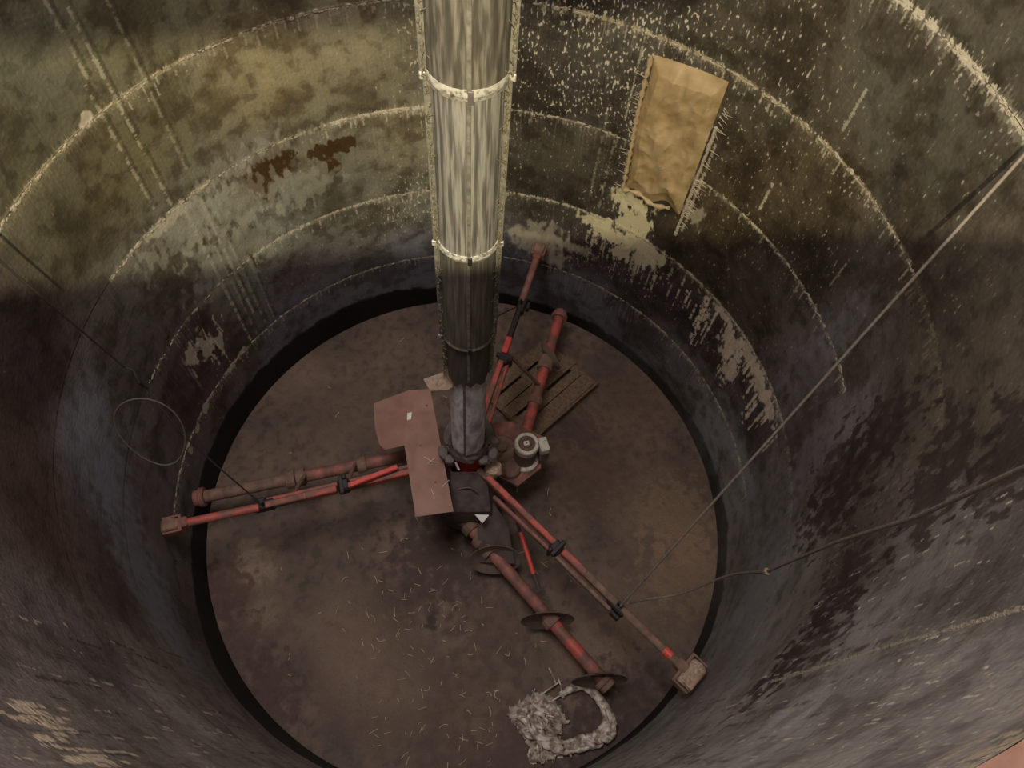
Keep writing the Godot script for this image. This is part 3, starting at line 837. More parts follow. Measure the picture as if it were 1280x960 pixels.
# ------------------------------------------------------------------ floor
func build_floor() -> void:
	var size := 1200
	var big := noise(0.006, 5, 51).get_image(size, size).get_data()
	var mid := noise(0.03, 4, 52).get_image(size, size).get_data()
	var fine := noise(0.2, 3, 53).get_image(size, size).get_data()
	var data := PackedByteArray()
	data.resize(size * size * 3)
	# x, z, radius, red, green, blue, weight: stains, wear, painted shade by the hub and light at the right
	var marks := [
		[-2.42, 0.75, 0.24, 150, 128, 108, 0.6], [-2.25, 1.25, 0.22, 140, 118, 98, 0.5], [-2.5, 0.5, 0.14, 158, 138, 120, 0.5], [-2.68, 1.0, 0.3, 78, 52, 44, 0.7], [-2.5, 1.6, 0.4, 78, 54, 46, 0.6], [-2.1, 2.1, 0.4, 74, 52, 46, 0.7],
		[-0.35, 0.6, 0.5, 62, 44, 40, 0.7], [-0.6, 0.95, 0.4, 76, 56, 48, 0.5], [0.3, 1.3, 0.5, 78, 58, 48, 0.4], [2.5, 0.2, 0.5, 150, 124, 96, 0.55], [2.5, 0.8, 0.5, 146, 118, 92, 0.5], [1.9, 0.1, 0.3, 132, 108, 86, 0.3],
		[1.3, 1.75, 0.35, 136, 114, 94, 0.5], [1.85, 1.4, 0.4, 138, 114, 90, 0.4], [1.8, 2.2, 0.4, 72, 54, 48, 0.7], [1.5, 2.6, 0.6, 62, 44, 40, 0.7], [0.6, 2.7, 0.5, 70, 50, 44, 0.5],
		[-0.95, 1.9, 0.5, 132, 106, 86, 0.4], [-1.3, 1.4, 0.4, 128, 102, 82, 0.4], [-0.4, 1.36, 0.07, 52, 38, 34, 0.8], [-2.2, -1.9, 0.3, 130, 104, 86, 0.4], [-1.5, -1.2, 0.4, 118, 94, 78, 0.3], [1.5, -0.4, 0.5, 92, 70, 58, 0.5], [1.4, -1.0, 0.3, 76, 56, 48, 0.5], [2.1, -1.4, 0.5, 104, 82, 66, 0.4], [0.1, 2.3, 0.5, 96, 72, 60, 0.4], [-0.2, 2.9, 0.4, 90, 66, 56, 0.4],
	]
	for j in size:
		var z := (j + 0.5) / size * 6.1 - 3.05
		for i in size:
			var x := (i + 0.5) / size * 6.1 - 3.05
			if x * x + z * z > 9.3:
				continue
			var p := j * size + i
			var b := big[p] / 255.0
			var m := mid[p] / 255.0
			var f := fine[p] / 255.0
			var k := 0.7 + 0.34 * b + 0.22 * m + 0.12 * f
			if m < 0.34:
				k *= 0.9
			data[p * 3] = int(clampf(94.0 * k, 0, 255))
			data[p * 3 + 1] = int(clampf(78.0 * k, 0, 255))
			data[p * 3 + 2] = int(clampf(67.0 * k, 0, 255))
	for q in marks:
		var rr: float = q[2] * 1.7
		for j in range(maxi(0, int((q[1] - rr + 3.05) / 6.1 * size)), mini(size, int((q[1] + rr + 3.05) / 6.1 * size))):
			for i in range(maxi(0, int((q[0] - rr + 3.05) / 6.1 * size)), mini(size, int((q[0] + rr + 3.05) / 6.1 * size))):
				var p := j * size + i
				var d: float = Vector2((i + 0.5) / size * 6.1 - 3.05 - q[0], (j + 0.5) / size * 6.1 - 3.05 - q[1]).length() / q[2]
				var w: float = smoothstep(1.35, 0.55, d + (mid[p] / 255.0 - 0.5) * 1.6) * q[6]
				if w > 0.01:
					for c in 3:
						data[p * 3 + c] = int(lerpf(data[p * 3 + c], q[3 + c] * (0.86 + 0.28 * fine[p] / 255.0), w))
	var im := Image.create_from_data(size, size, false, Image.FORMAT_RGB8, data)
	var bm := Image.create_from_data(size, size, false, Image.FORMAT_L8, mid)
	var mat := StandardMaterial3D.new()
	mat.albedo_texture = ImageTexture.create_from_image(im)
	mat.roughness = 0.72
	mat.heightmap_enabled = true
	mat.heightmap_texture = ImageTexture.create_from_image(bm)
	mat.heightmap_scale = 0.9
	var s := Shape.new()
	var n := noise(0.8, 3, 55)
	var rings := 30
	var seg := 90
	var pt := func(i: int, k: int) -> Vector3:
		var r := 3.0 * i / rings
		var a := TAU * (k % seg) / seg
		var x := r * cos(a)
		var z := r * sin(a)
		return Vector3(x, 0.012 * n.get_noise_2d(x, z), z)
	for i in rings:
		for k in seg:
			var q := [pt.call(i, k), pt.call(i + 1, k), pt.call(i + 1, k + 1), pt.call(i, k + 1)]
			var u: Array = []
			for v in q:
				u.append(Vector2((v.x + 3.05) / 6.1, (v.z + 3.05) / 6.1))
			s.tri(q[0], q[1], q[2], Vector3.UP, Vector3.UP, Vector3.UP, u[0], u[1], u[2])
			if i > 0:
				s.tri(q[0], q[2], q[3], Vector3.UP, Vector3.UP, Vector3.UP, u[0], u[2], u[3])
	var mesh := s.mesh()
	mesh.surface_set_material(0, mat)
	var slab := Shape.new().lathe([Vector2(3.0, -0.02), Vector2(3.22, -0.02), Vector2(3.22, -0.25), Vector2(0.0, -0.25)], Transform3D(), 60)
	slab.add_to(mesh)
	mesh.surface_set_material(1, M.concrete)
	var o := MeshInstance3D.new()
	o.name = "floor"
	o.mesh = mesh
	add_child(o)
	structure(o, "brown stained concrete floor at the bottom of the silo", "floor")


# ------------------------------------------------------------------ the filling pipe
func build_pipe() -> void:
	var p := node("filling_pipe", self, Vector3(0, 1.5, 0))
	tag(p, "tall grey sheet metal pipe hanging down the middle of the silo", "pipe")
	var dull := mottled([[0.0, 82, 80, 74], [0.38, 112, 109, 102], [0.55, 146, 143, 135], [0.7, 160, 157, 148], [1.0, 118, 116, 108]], 0.02, 1.0, 0.5, 0.15, 61, 0.15)
	dull.uv1_scale = Vector3(6, 0.3, 1)
	dull.uv1_triplanar = false
	var aged := mottled([[0.0, 66, 62, 54], [0.45, 88, 84, 74], [0.6, 106, 102, 92], [1.0, 136, 130, 116]], 0.02, 1.0, 0.55, 0.1, 66, 0.15)
	aged.uv1_scale = Vector3(6, 0.6, 1)
	aged.uv1_triplanar = false
	var dark := mottled([[0.0, 76, 74, 66], [0.5, 104, 100, 90], [1.0, 136, 132, 120]], 0.02, 1.0, 0.5, 0.15, 62, 0.15)  # darker copy: shade below the lit stretch is put into the colour
	dark.uv1_scale = Vector3(6, 0.3, 1)
	dark.uv1_triplanar = false
	var dark_grey := mottled([[0.0, 62, 56, 54], [1.0, 100, 94, 90]], 0.02, 1.0, 0.55, 0.1, 63, 0.15)  # darker grey for the short lower section
	dark_grey.uv1_scale = Vector3(4, 0.5, 1)
	dark_grey.uv1_triplanar = false
	var steel := mottled([[0.0, 150, 150, 160], [0.4, 204, 204, 214], [0.6, 230, 230, 238], [0.72, 244, 244, 248], [1.0, 176, 174, 182]], 0.014, 1.0, 0.4, 0.0, 64, 0.0)
	steel.uv1_scale = Vector3(2, 0.7, 1)
	steel.uv1_triplanar = false
	M.galv = mottled([[0.0, 92, 88, 80], [0.5, 124, 120, 110], [1.0, 150, 146, 134]], 0.03, 2.0, 0.5, 0.1, 67, 0.1)
	# sections from the top down: from, to, radius, metal
	var runs := [[5.86, 8.6, 0.192, aged], [4.74, 5.86, 0.180, dull], [3.74, 4.74, 0.179, dark], [3.24, 3.74, 0.170, dark_grey], [1.80, 3.3, 0.155, steel]]
	for q in runs:
		var h0: float = q[0] - 1.5
		var h1: float = q[1] - 1.5
		var r: float = q[2]
		var s := Shape.new().lathe([Vector2(r - 0.012, h0), Vector2(r, h0), Vector2(r, h1), Vector2(r - 0.012, h1)], Transform3D(), 40)
		s.lathe([Vector2(r - 0.012, h1), Vector2(r - 0.012, h0)], Transform3D(), 40)
		var sec := obj("pipe_section", s, q[3], p)
		if q[3] != steel:
			# folded edges of the two half shells, and a rib down the front
			for e in [[-1.0, 0.0], [1.0, 0.0]]:
				obj("seam_flange", Shape.new().box(Vector3(0.035, h1 - h0 - 0.02, 0.012), Transform3D(Basis(Vector3.UP, -0.25 * e[0]), Vector3(e[0] * (r + 0.008), (h0 + h1) / 2, 0.05))), M.galv, sec)
			obj("rib", Shape.new().box(Vector3(0.022, h1 - h0 - 0.02, 0.012), Transform3D(Basis(), Vector3(0.005, (h0 + h1) / 2, r)), 0.005), M.galv, sec)
		else:
			obj("seam_flange", Shape.new().box(Vector3(0.02, h1 - h0 - 0.02, 0.01), Transform3D(Basis(), Vector3(-0.03, (h0 + h1) / 2, r - 0.002)), 0.004), M.galv, sec)
	var band_m := mottled([[0.0, 76, 72, 66], [0.36, 112, 108, 98], [0.42, 184, 180, 168], [1.0, 214, 210, 198]], 0.03, 3.0, 0.45, 0.2, 65, 0.2)
	for q in [[5.81, 5.88, 0.190, 0.194], [4.69, 4.75, 0.184, 0.186], [3.70, 3.75, 0.18, 0.176]]:
		var b := Shape.new().lathe([Vector2(q[2] - 0.01, q[0] - 1.5), Vector2(q[2], q[0] - 1.5 + 0.006), Vector2(q[2] + 0.008, (q[0] + q[1]) / 2 - 1.5), Vector2(q[3], q[1] - 1.5), Vector2(q[2] - 0.01, q[1] - 1.5)], Transform3D(), 40)
		var bo := obj("clamp_band", b, band_m if q[0] > 4.0 else dark, p)
		obj("buckle", Shape.new().box(Vector3(0.026, 0.07, 0.014), Transform3D(Basis(), Vector3(0.012, (q[0] + q[1]) / 2 - 1.5, q[2] + 0.01))), M.black if q[0] < 5.0 else M.slate, bo)
		for e in [-1.0, 1.0]:
			obj("lug", Shape.new().box(Vector3(0.03, 0.04, 0.02), Transform3D(Basis(), Vector3(e * (q[2] + 0.014), (q[0] + q[1]) / 2 - 1.5, 0.05)), 0.01), band_m, bo)
	# straw-coloured crust along the side seams
	for e in [-1.0, 1.0]:
		var s := Shape.new()
		var h := 3.2
		var n := noise(1.0, 3, 70 + int(e))
		while h < 6.6:
			var w := 0.006 + 0.007 * n.get_noise_1d(h * 8.0) + (0.003 if h > 4.3 else 0.0)
			if w > 0.004:
				var r := 0.182 if h < 5.86 else 0.195
				var c := Vector3(e * (r + rng.randf_range(-0.004, 0.012)), h - 1.5, 0.055 + rng.randf_range(-0.02, 0.05))
				s.lathe([Vector2(0, -w), Vector2(w * 0.9, -w * 0.4), Vector2(w, w * 0.5), Vector2(0, w)], Transform3D(Basis.from_euler(Vector3(rng.randf() * 3.0, rng.randf() * 3.0, 0)).scaled(Vector3(0.8, 1.7, 0.8)), c), 6, 0.3, rng)
				if rng.randf() < 0.5:
					var q := c + Vector3(-e * rng.randf_range(0.0, 0.04), rng.randf_range(-0.08, 0.08), rng.randf_range(0.0, 0.05))
					s.tube([c, (c + q) / 2 + Vector3(e * 0.008, 0, 0.006), q], 0.0022, 4)
			h += 0.02
		obj("straw_crust", s, M.crust, p).set_meta("label", "yellow fuzzy crust")
	# the torn lower end of the wide part, with a flap sticking out to the left
	var torn := Shape.new()
	for k in 26:
		var a0 := TAU * k / 26
		var a1 := TAU * (k + 1) / 26
		var d0 := 0.07 + 0.045 * sin(k * 2.3) + 0.02 * sin(k * 5.1)
		var d1 := 0.07 + 0.045 * sin(((k + 1) % 26) * 2.3) + 0.02 * sin(((k + 1) % 26) * 5.1)
		var c0 := Vector3(cos(a0), 0, sin(a0))
		var c1 := Vector3(cos(a1), 0, sin(a1))
		torn.quad(c0 * 0.172 + Vector3.UP * 1.81, c1 * 0.172 + Vector3.UP * 1.81, c1 * 0.176 + Vector3.UP * (1.77 - d1), c0 * 0.176 + Vector3.UP * (1.77 - d0), c0)
		torn.quad(c0 * 0.166 + Vector3.UP * 1.81, c1 * 0.166 + Vector3.UP * 1.81, c1 * 0.171 + Vector3.UP * (1.77 - d1), c0 * 0.171 + Vector3.UP * (1.77 - d0), -c0)
		torn.quad(c1 * 0.176 + Vector3.UP * (1.77 - d1), c0 * 0.176 + Vector3.UP * (1.77 - d0), c0 * 0.171 + Vector3.UP * (1.77 - d0), c1 * 0.171 + Vector3.UP * (1.77 - d1), Vector3.DOWN)
	obj("torn_edge", torn, dark_grey, p)
	obj("flap", Shape.new().plate([Vector3(-0.165, 1.83, 0.06), Vector3(-0.2, 1.7, 0.05), Vector3(-0.36, 1.56, 0.03), Vector3(-0.3, 1.53, 0.12), Vector3(-0.16, 1.58, 0.14), Vector3(-0.12, 1.62, 0.13)], Vector3(0.004, -0.004, -0.006)), M.clay, p).set_meta("label", "pale bent flap")


# ------------------------------------------------------------------ the unloader
func build_unloader() -> void:
	var u := node("silage_unloader")
	tag(u, "three-armed red silage unloader with auger tubes hanging over the silo floor", "silage unloader")
	# hub
	var drum := Shape.new().lathe([Vector2(0.0, 0.16), Vector2(0.34, 0.16), Vector2(0.4, 0.24), Vector2(0.4, 0.62), Vector2(0.34, 0.7), Vector2(0.0, 0.72)], Transform3D(), 30)
	obj("hub_housing", drum, M.dark, u)
	obj("inlet_duct", Shape.new().lathe([Vector2(0.15, 1.2), Vector2(0.15, 1.74), Vector2(0.135, 1.74), Vector2(0.135, 1.1), Vector2(0.0, 1.1)], Transform3D(), 24), M.deep_red, u).set_meta("label", "dark red inlet below the pipe")
	# chute hood: open at the top towards the camera's side
	var hood := Shape.new()
	var up := [Vector3(-0.17, 1.38, 0.155), Vector3(0.18, 1.38, 0.155), Vector3(0.24, 1.3, -0.1), Vector3(-0.22, 1.3, -0.1)]
	var lowp := [Vector3(-0.18, 0.9, 0.40), Vector3(0.24, 0.9, 0.40), Vector3(0.36, 0.68, -0.24), Vector3(-0.34, 0.68, -0.24)]
	for i in 4:
		var j := (i + 1) % 4
		var o: Vector3 = up[i] + up[j] - Vector3(0, (up[i] + up[j]).y, 0)
		hood.quad(up[i], up[j], lowp[j], lowp[i], o + Vector3.UP * 0.2)
		var a: Vector3 = up[i] * Vector3(0.93, 1, 0.93)
		var b: Vector3 = up[j] * Vector3(0.93, 1, 0.93)
		hood.quad(a, b, lowp[j] * Vector3(0.96, 1, 0.96), lowp[i] * Vector3(0.96, 1, 0.96), -o)
		hood.quad(up[i], up[j], b, a, Vector3.UP)
	var skirt := [Vector3(-0.15, 0.6, 0.4), Vector3(0.26, 0.6, 0.4), Vector3(0.36, 0.55, -0.24), Vector3(-0.34, 0.55, -0.24)]
	for i in 4:
		var j := (i + 1) % 4
		hood.quad(lowp[i], lowp[j], skirt[j], skirt[i], lowp[i] + lowp[j] - Vector3(0, (lowp[i] + lowp[j]).y, 0))
	obj("chute_hood", hood, M.slate, u)
	obj("hood_strap", Shape.new().tube(bent([Vector3(-0.1, 1.2, 0.26), Vector3(0.02, 1.24, 0.26), Vector3(0.1, 1.16, 0.29)], 0.04), 0.008, 6), M.slate, u)
	obj("side_casing", Shape.new().plate([Vector3(0.24, 0.86, 0.24), Vector3(0.42, 0.78, 0.5), Vector3(0.5, 0.5, 0.85), Vector3(0.12, 0.4, 0.8), Vector3(0.1, 0.62, 0.5)], Vector3(0.0, -0.02, 0.0)), M.dark, u)
	obj("lug", Shape.new().plate([Vector3(0.07, 0.9, 0.43), Vector3(0.22, 0.91, 0.44), Vector3(0.15, 0.88, 0.52)], Vector3(0, -0.006, 0)), M.white, u).set_meta("label", "small pale triangular lug")
	# collar where the pipe ends, caked with clay
	var collar := Shape.new().lathe([Vector2(0.162, 1.70), Vector2(0.185, 1.70), Vector2(0.2, 1.73), Vector2(0.19, 1.78), Vector2(0.175, 1.80), Vector2(0.162, 1.84)], Transform3D(), 26, 0.06, rng)
	obj("pipe_collar", collar, M.dark, u)
	obj("collar_plate", Shape.new().lathe([Vector2(0.0, 1.64), Vector2(0.25, 1.64), Vector2(0.26, 1.66), Vector2(0.25, 1.68), Vector2(0.0, 1.69)], Transform3D(Basis(), Vector3(0.01, 0, -0.12)), 28), M.dark, u)
	for q in [[-0.25, 1.70, 0.06, 0.16], [-0.18, 1.69, 0.14, 0.11], [0.15, 1.69, 0.15, 0.12], [0.24, 1.68, 0.08, 0.15], [0.26, 1.66, -0.06, 0.12]]:
		obj("collar_flap", Shape.new().lathe([Vector2(0.0, -0.03), Vector2(0.045, -0.025), Vector2(0.055, 0.0), Vector2(0.04, 0.03), Vector2(0.0, 0.036)], Transform3D(Basis.from_euler(Vector3(rng.randf_range(-0.2, 0.4), atan2(q[0], q[2]), rng.randf_range(-0.2, 0.2))).scaled_local(Vector3(q[3] / 0.11, 1.0, 1.0)), Vector3(q[0], q[1], q[2])), 9, 0.2, rng), M.slate, u)
	obj("bolt", Shape.new().tube([Vector3(-0.12, 1.64, 0.15), Vector3(-0.09, 1.55, 0.19)], 0.012, 6), M.white, u)
	for e in [-1.0, 1.0]:
		obj("collar_bracket", Shape.new().box(Vector3(0.04, 0.42, 0.06), Transform3D(Basis(), Vector3(e * 0.2, 1.5, -0.04))), M.dark, u)
	# bracket with the gear dome and the motor
	var br := obj("motor_bracket", Shape.new().plate([Vector3(0.1, 0.86, -0.66), Vector3(0.5, 0.86, -0.68), Vector3(0.86, 0.86, -0.48), Vector3(0.80, 0.86, -0.1), Vector3(0.54, 0.86, 0.1), Vector3(0.34, 0.86, 0.0), Vector3(0.2, 0.86, -0.3)], Vector3(0, -0.05, 0)), M.dull_red, u)
	obj("gear_dome", Shape.new().lathe([Vector2(0.17, 0.86), Vector2(0.17, 0.93), Vector2(0.15, 0.955), Vector2(0.06, 0.97), Vector2(0.05, 1.0), Vector2(0.0, 1.0)], Transform3D(Basis(), Vector3(0.37, 0, -0.3)), 28), M.rust, br)
	obj("gear_dome", Shape.new().lathe([Vector2(0.13, 0.86), Vector2(0.12, 0.92), Vector2(0.09, 0.94), Vector2(0.0, 0.94)], Transform3D(Basis(), Vector3(0.46, 0, -0.1)), 22), M.rust, br)
	var mo := node("motor", u, Vector3(0.62, 0.86, -0.21))
	mo.set_meta("label", "upright electric motor with whitish rings")
	var body := Shape.new()
	for k in 30:
		var a := TAU * k / 30
		body.box(Vector3(0.012, 0.3, 0.022), Transform3D(Basis(Vector3.UP, -a), Vector3(cos(a), 0, sin(a)) * 0.118 + Vector3.UP * 0.2), 0.002)
	body.lathe([Vector2(0.115, 0.03), Vector2(0.115, 0.36)], Transform3D(), 30)
	obj("finned_body", body, M.disc, mo)
	obj("mounting_ring", Shape.new().lathe([Vector2(0.0, 0.0), Vector2(0.16, 0.0), Vector2(0.165, 0.02), Vector2(0.16, 0.05), Vector2(0.14, 0.06), Vector2(0.115, 0.06)], Transform3D(), 32), M.cream, mo)
	var cover := obj("fan_cover", Shape.new().lathe([Vector2(0.128, 0.32), Vector2(0.132, 0.41), Vector2(0.122, 0.43), Vector2(0.095, 0.43), Vector2(0.09, 0.42)], Transform3D(), 32), M.cream, mo)
	obj("fan_grille", Shape.new().lathe([Vector2(0.094, 0.418), Vector2(0.06, 0.424), Vector2(0.0, 0.426)], Transform3D(), 24), M.rust, cover)
	var dots := Shape.new()
	for k in 18:
		var a := TAU * k / 18
		for q in [0.05, 0.076]:
			dots.lathe([Vector2(0.006, 0.0), Vector2(0.006, 0.004), Vector2(0.0, 0.004)], Transform3D(Basis(), Vector3(cos(a) * q, 0.422, sin(a) * q)), 6)
	obj("grille_holes", dots, M.black, cover)
	obj("name_tag", Shape.new().box(Vector3(0.058, 0.008, 0.05), Transform3D(Basis(Vector3.UP, 0.2), Vector3(-0.005, 0.43, 0.0))), M.white, cover)
	obj("tag_hole", Shape.new().lathe([Vector2(0.009, 0.0), Vector2(0.009, 0.006), Vector2(0.0, 0.006)], Transform3D(Basis(), Vector3(-0.005, 0.43, 0.0)), 8), M.black, cover)
	var tb := obj("terminal_box", Shape.new().box(Vector3(0.11, 0.2, 0.17), Transform3D(Basis(Vector3.UP, 0.25), Vector3(0.18, 0.24, 0.0)), 0.015), M.disc, mo)
	obj("box_lid", Shape.new().box(Vector3(0.1, 0.03, 0.16), Transform3D(Basis(Vector3.UP, 0.25), Vector3(0.185, 0.35, -0.02)), 0.012), M.cream, tb)
	obj("motor_wire", Shape.new().tube(bent([Vector3(0.3, 1.08, -0.08), Vector3(0.42, 1.14, -0.16), Vector3(0.53, 1.2, -0.24)], 0.06), 0.006, 6), M.rope, u)
	obj("clay_lump", Shape.new().lathe([Vector2(0.0, -0.08), Vector2(0.09, -0.07), Vector2(0.1, 0.0), Vector2(0.085, 0.06), Vector2(0.0, 0.075)], Transform3D(Basis(Vector3.UP, 0.3).scaled_local(Vector3(1.0, 0.9, 1.0)), Vector3(0.25, 1.42, 0.13)), 7, 0.16, rng), M.clay, u)
	obj("pale_strip", Shape.new().box(Vector3(0.13, 0.008, 0.03), Transform3D(Basis(Vector3.UP, deg_to_rad(-52.0)), Vector3(0.42, 1.4, 0.44)), 0.002), M.white, u)
	# bent cover sheet
	var g := 1.5
	var fold_a := Vector3(-0.64, g, -0.10)
	var fold_b := Vector3(-0.63, g, -0.73)
	var sheet := Shape.new()
	sheet.plate([fold_b, Vector3(-0.40, g, -0.75), Vector3(-0.14, g, 0.60), Vector3(-0.50, g, 0.65), fold_a], Vector3(0, -0.006, 0))
	sheet.plate([fold_a, Vector3(-0.84, g - 0.07, -0.08), Vector3(-0.9, g - 0.09, -0.15), Vector3(-0.96, g - 0.09, -0.34), Vector3(-0.99, g - 0.08, -0.62), fold_b], Vector3(0, -0.006, 0))
	sheet.plate([Vector3(-0.84, g - 0.07, -0.08), Vector3(-0.9, g - 0.09, -0.15), Vector3(-0.91, g - 0.16, -0.13), Vector3(-0.845, g - 0.14, -0.05)], Vector3(0.004, -0.003, -0.004))
	var sh := obj("cover_sheet", sheet, M.sheet, u)
	sh.set_meta("label", "brown bent sheet metal cover")
	obj("sheet_post", Shape.new().box(Vector3(0.05, 0.8, 0.05), Transform3D(Basis(), Vector3(-0.31, 1.09, 0.22))), M.dark, sh)
	obj("sheet_post", Shape.new().box(Vector3(0.05, 0.8, 0.05), Transform3D(Basis(), Vector3(-0.47, 1.09, -0.36))), M.dark, sh)
	for q in [[-0.75, -0.44, 0.018], [-0.43, -0.55, 0.014], [-0.48, -0.1, 0.012], [-0.32, 0.3, 0.012]]:
		obj("rivet", Shape.new().lathe([Vector2(q[2], 0.0), Vector2(q[2] * 0.7, 0.008), Vector2(0.0, 0.01)], Transform3D(Basis(), Vector3(q[0], g - (0.05 if q[0] < -0.7 else 0.0), q[1])), 10), M.rust, sh)
	obj("paint_chip", Shape.new().plate([Vector3(-0.625, g + 0.006, -0.46), Vector3(-0.58, g + 0.006, -0.47), Vector3(-0.585, g + 0.006, -0.39), Vector3(-0.625, g + 0.006, -0.38)], Vector3(0, -0.005, 0)), M.white, sh)
	var bits := Shape.new()
	for q in [[-0.40, 0.06, 0.6], [-0.37, 0.08, -0.7], [-0.34, 0.09, 0.1], [-0.22, 0.32, 2.3], [-0.34, 0.42, 1.2]]:
		var c := Vector3(q[0], g + 0.008, q[1])
		var d := Vector3(cos(q[2]), 0, sin(q[2])) * 0.05
		bits.tube([c - d, c + Vector3.UP * 0.008, c + d], 0.004, 5)
	var bo := obj("straw_bits", bits, M.straw, sh)
	bo.set_meta("kind", "stuff")
	# three arms, 120 degrees apart, each with roller at the wall
	for q in [[-103.6, 0], [136.9, 1], [17.6, 2]]:
		make_arm(u, q[0], q[1])
	# three auger tubes beside them
	make_auger(u, Vector3(-0.27, 0.68, -0.435), Vector3(-2.88, 0.7, 0.13), 0)
	make_auger(u, Vector3(-0.05, 0.45, 0.34), Vector3(1.38, 0.45, 2.06), 1)
	make_auger(u, Vector3(0.6, 0.55, -0.42), Vector3(1.2, 0.55, -2.38), 2)
	# stays between arm and auger
	obj("stay", Shape.new().tube([Vector3(0.56, 0.72, 0.57), Vector3(0.69, 0.58, 0.98)], 0.026, 8), M.bright_red, u)
	obj("stay", Shape.new().tube([Vector3(0.46, 1.0, 0.42), Vector3(0.56, 0.72, 0.57)], 0.018, 8), M.dark, u)
	obj("stay", Shape.new().tube([Vector3(0.69, 0.58, 0.98), Vector3(0.75, 0.5, 1.12)], 0.02, 8), M.dark, u)
	obj("stay", Shape.new().box(Vector3(0.5, 0.05, 0.05), Transform3D(Basis(Vector3.UP, atan2(0.18, 0.43)), Vector3(-0.93, 1.47, 0.22)), 0.008), M.bright_red, u)
	for q in [[-1.22, 0.29, -0.235, 0.72], [-1.75, 0.42, -0.11, 0.72], [0.45, -1.28, 0, 0]]:
		if q[3] > 0.0:
			obj("hanger", Shape.new().tube([Vector3(q[0], 1.34, q[1]), Vector3(q[0] - 0.03, q[3], q[2])], 0.022, 8), M.rust, u)
	obj("hanger", Shape.new().tube([Vector3(0.44, 1.34, -1.3), Vector3(0.87, 0.6, -1.3)], 0.022, 8), M.rust, u)


func make_arm(u: Node3D, az: float, k: int) -> void:
	var arm := node("arm", u, Vector3.ZERO, deg_to_rad(90.0 - az))
	arm.set_meta("label", ["arm reaching the wall on the left", "arm reaching the wall at the lower right", "arm reaching the far wall behind the pipe"][k])
	var y := 1.37
	# inner beam: a top rail with a second rail beside it
	obj("rail", Shape.new().box(Vector3(1.02, 0.09, 0.062), Transform3D(Basis(), Vector3(0.79, y, 0.0)), 0.01), M.red, arm)
	obj("rail", Shape.new().box(Vector3(0.8, 0.07, 0.04), Transform3D(Basis(Vector3.UP, 0.02), Vector3(0.86, y - 0.05, 0.075)), 0.01), M.dull_red if k != 2 else M.red, arm)
	obj("neck", Shape.new().box(Vector3(0.3, 0.07, 0.06), Transform3D(Basis(), Vector3(0.3, y - 0.02, 0.0)), 0.01), M.rust, arm)
	obj("clamp", Shape.new().box(Vector3(0.12, 0.12, 0.13), Transform3D(Basis(), Vector3(1.26, y - 0.01, 0.02)), 0.02).box(Vector3(0.04, 0.16, 0.05), Transform3D(Basis(), Vector3(1.24, y, 0.09)), 0.01).box(Vector3(0.05, 0.05, 0.19), Transform3D(Basis(), Vector3(1.28, y + 0.03, 0.02)), 0.01), M.black, arm)
	var mid: Material = [M.dull_red, M.red, M.black][k]
	if k == 2:
		obj("beam", Shape.new().box(Vector3(0.22, 0.085, 0.07), Transform3D(Basis(), Vector3(1.44, y, 0.0)), 0.01), M.bright_red, arm)
		obj("beam", Shape.new().box(Vector3(0.46, 0.08, 0.065), Transform3D(Basis(), Vector3(1.77, y, 0.0)), 0.01), mid, arm)
	else:
		obj("beam", Shape.new().box(Vector3(0.3, 0.085, 0.07), Transform3D(Basis(), Vector3(1.48, y, 0.0)), 0.01), M.red, arm)
		obj("beam", Shape.new().box(Vector3(0.4, 0.08, 0.065), Transform3D(Basis(), Vector3(1.82, y, 0.0)), 0.01), M.rust if k == 1 else M.dull_red, arm)
		obj("rail", Shape.new().box(Vector3(0.7, 0.06, 0.04), Transform3D(Basis(), Vector3(1.66, y - 0.05, 0.07)), 0.008), M.rust if k == 1 else M.red, arm)
	obj("clamp", Shape.new().box(Vector3(0.2, 0.11, 0.09), Transform3D(Basis(), Vector3(2.03, y - 0.02, 0.01)), 0.015).box(Vector3(0.1, 0.08, 0.04), Transform3D(Basis(), Vector3(2.07, y - 0.05, 0.08)), 0.01).tube([Vector3(2.03, y + 0.03, 0), Vector3(2.03, y + 0.12, 0)], 0.015, 8), M.black, arm)
	obj("tip_tube", Shape.new().tube([Vector3(2.08, y, 0), Vector3(2.74, y + 0.03, 0)], 0.042, 12), [M.red, M.rust, M.dull_red][k], arm)
	if k == 1:
		obj("paint_mark", Shape.new().tube([Vector3(2.58, y + 0.024, 0), Vector3(2.66, y + 0.028, 0)], 0.0445, 12), M.bright_red, arm)
	# roller that runs along the wall, in a fork
	var f := Shape.new()
	f.box(Vector3(0.12, 0.12, 0.1), Transform3D(Basis(), Vector3(2.78, y + 0.03, 0)), 0.015)
	var wide := 0.15 if k == 1 else 0.075
	for e in [-1.0, 1.0]:
		f.box(Vector3(0.17, 0.1, 0.02), Transform3D(Basis(), Vector3(2.86, y + 0.03, e * wide)), 0.005)
	f.box(Vector3(0.03, 0.1, wide * 2.0), Transform3D(Basis(), Vector3(2.79, y + 0.03, 0)), 0.005)
	obj("roller_fork", f, M.rust if k == 1 else M.dull_red, arm)
	var rx := Transform3D(Basis(Vector3.RIGHT, PI / 2), Vector3(2.885, y + 0.03, 0))
	obj("roller", Shape.new().lathe([Vector2(0.0, -wide * 0.85), Vector2(0.07, -wide * 0.85), Vector2(0.085, -wide * 0.7), Vector2(0.085, wide * 0.7), Vector2(0.07, wide * 0.85), Vector2(0.0, wide * 0.85)], rx, 22), M.clay if k == 1 else M.rust, arm)
	if k == 1:
		obj("roller_guard", Shape.new().box(Vector3(0.1, 0.02, 0.13), Transform3D(Basis(Vector3.BACK, -0.3), Vector3(2.9, y + 0.13, 0.06)), 0.006), M.clay, arm)


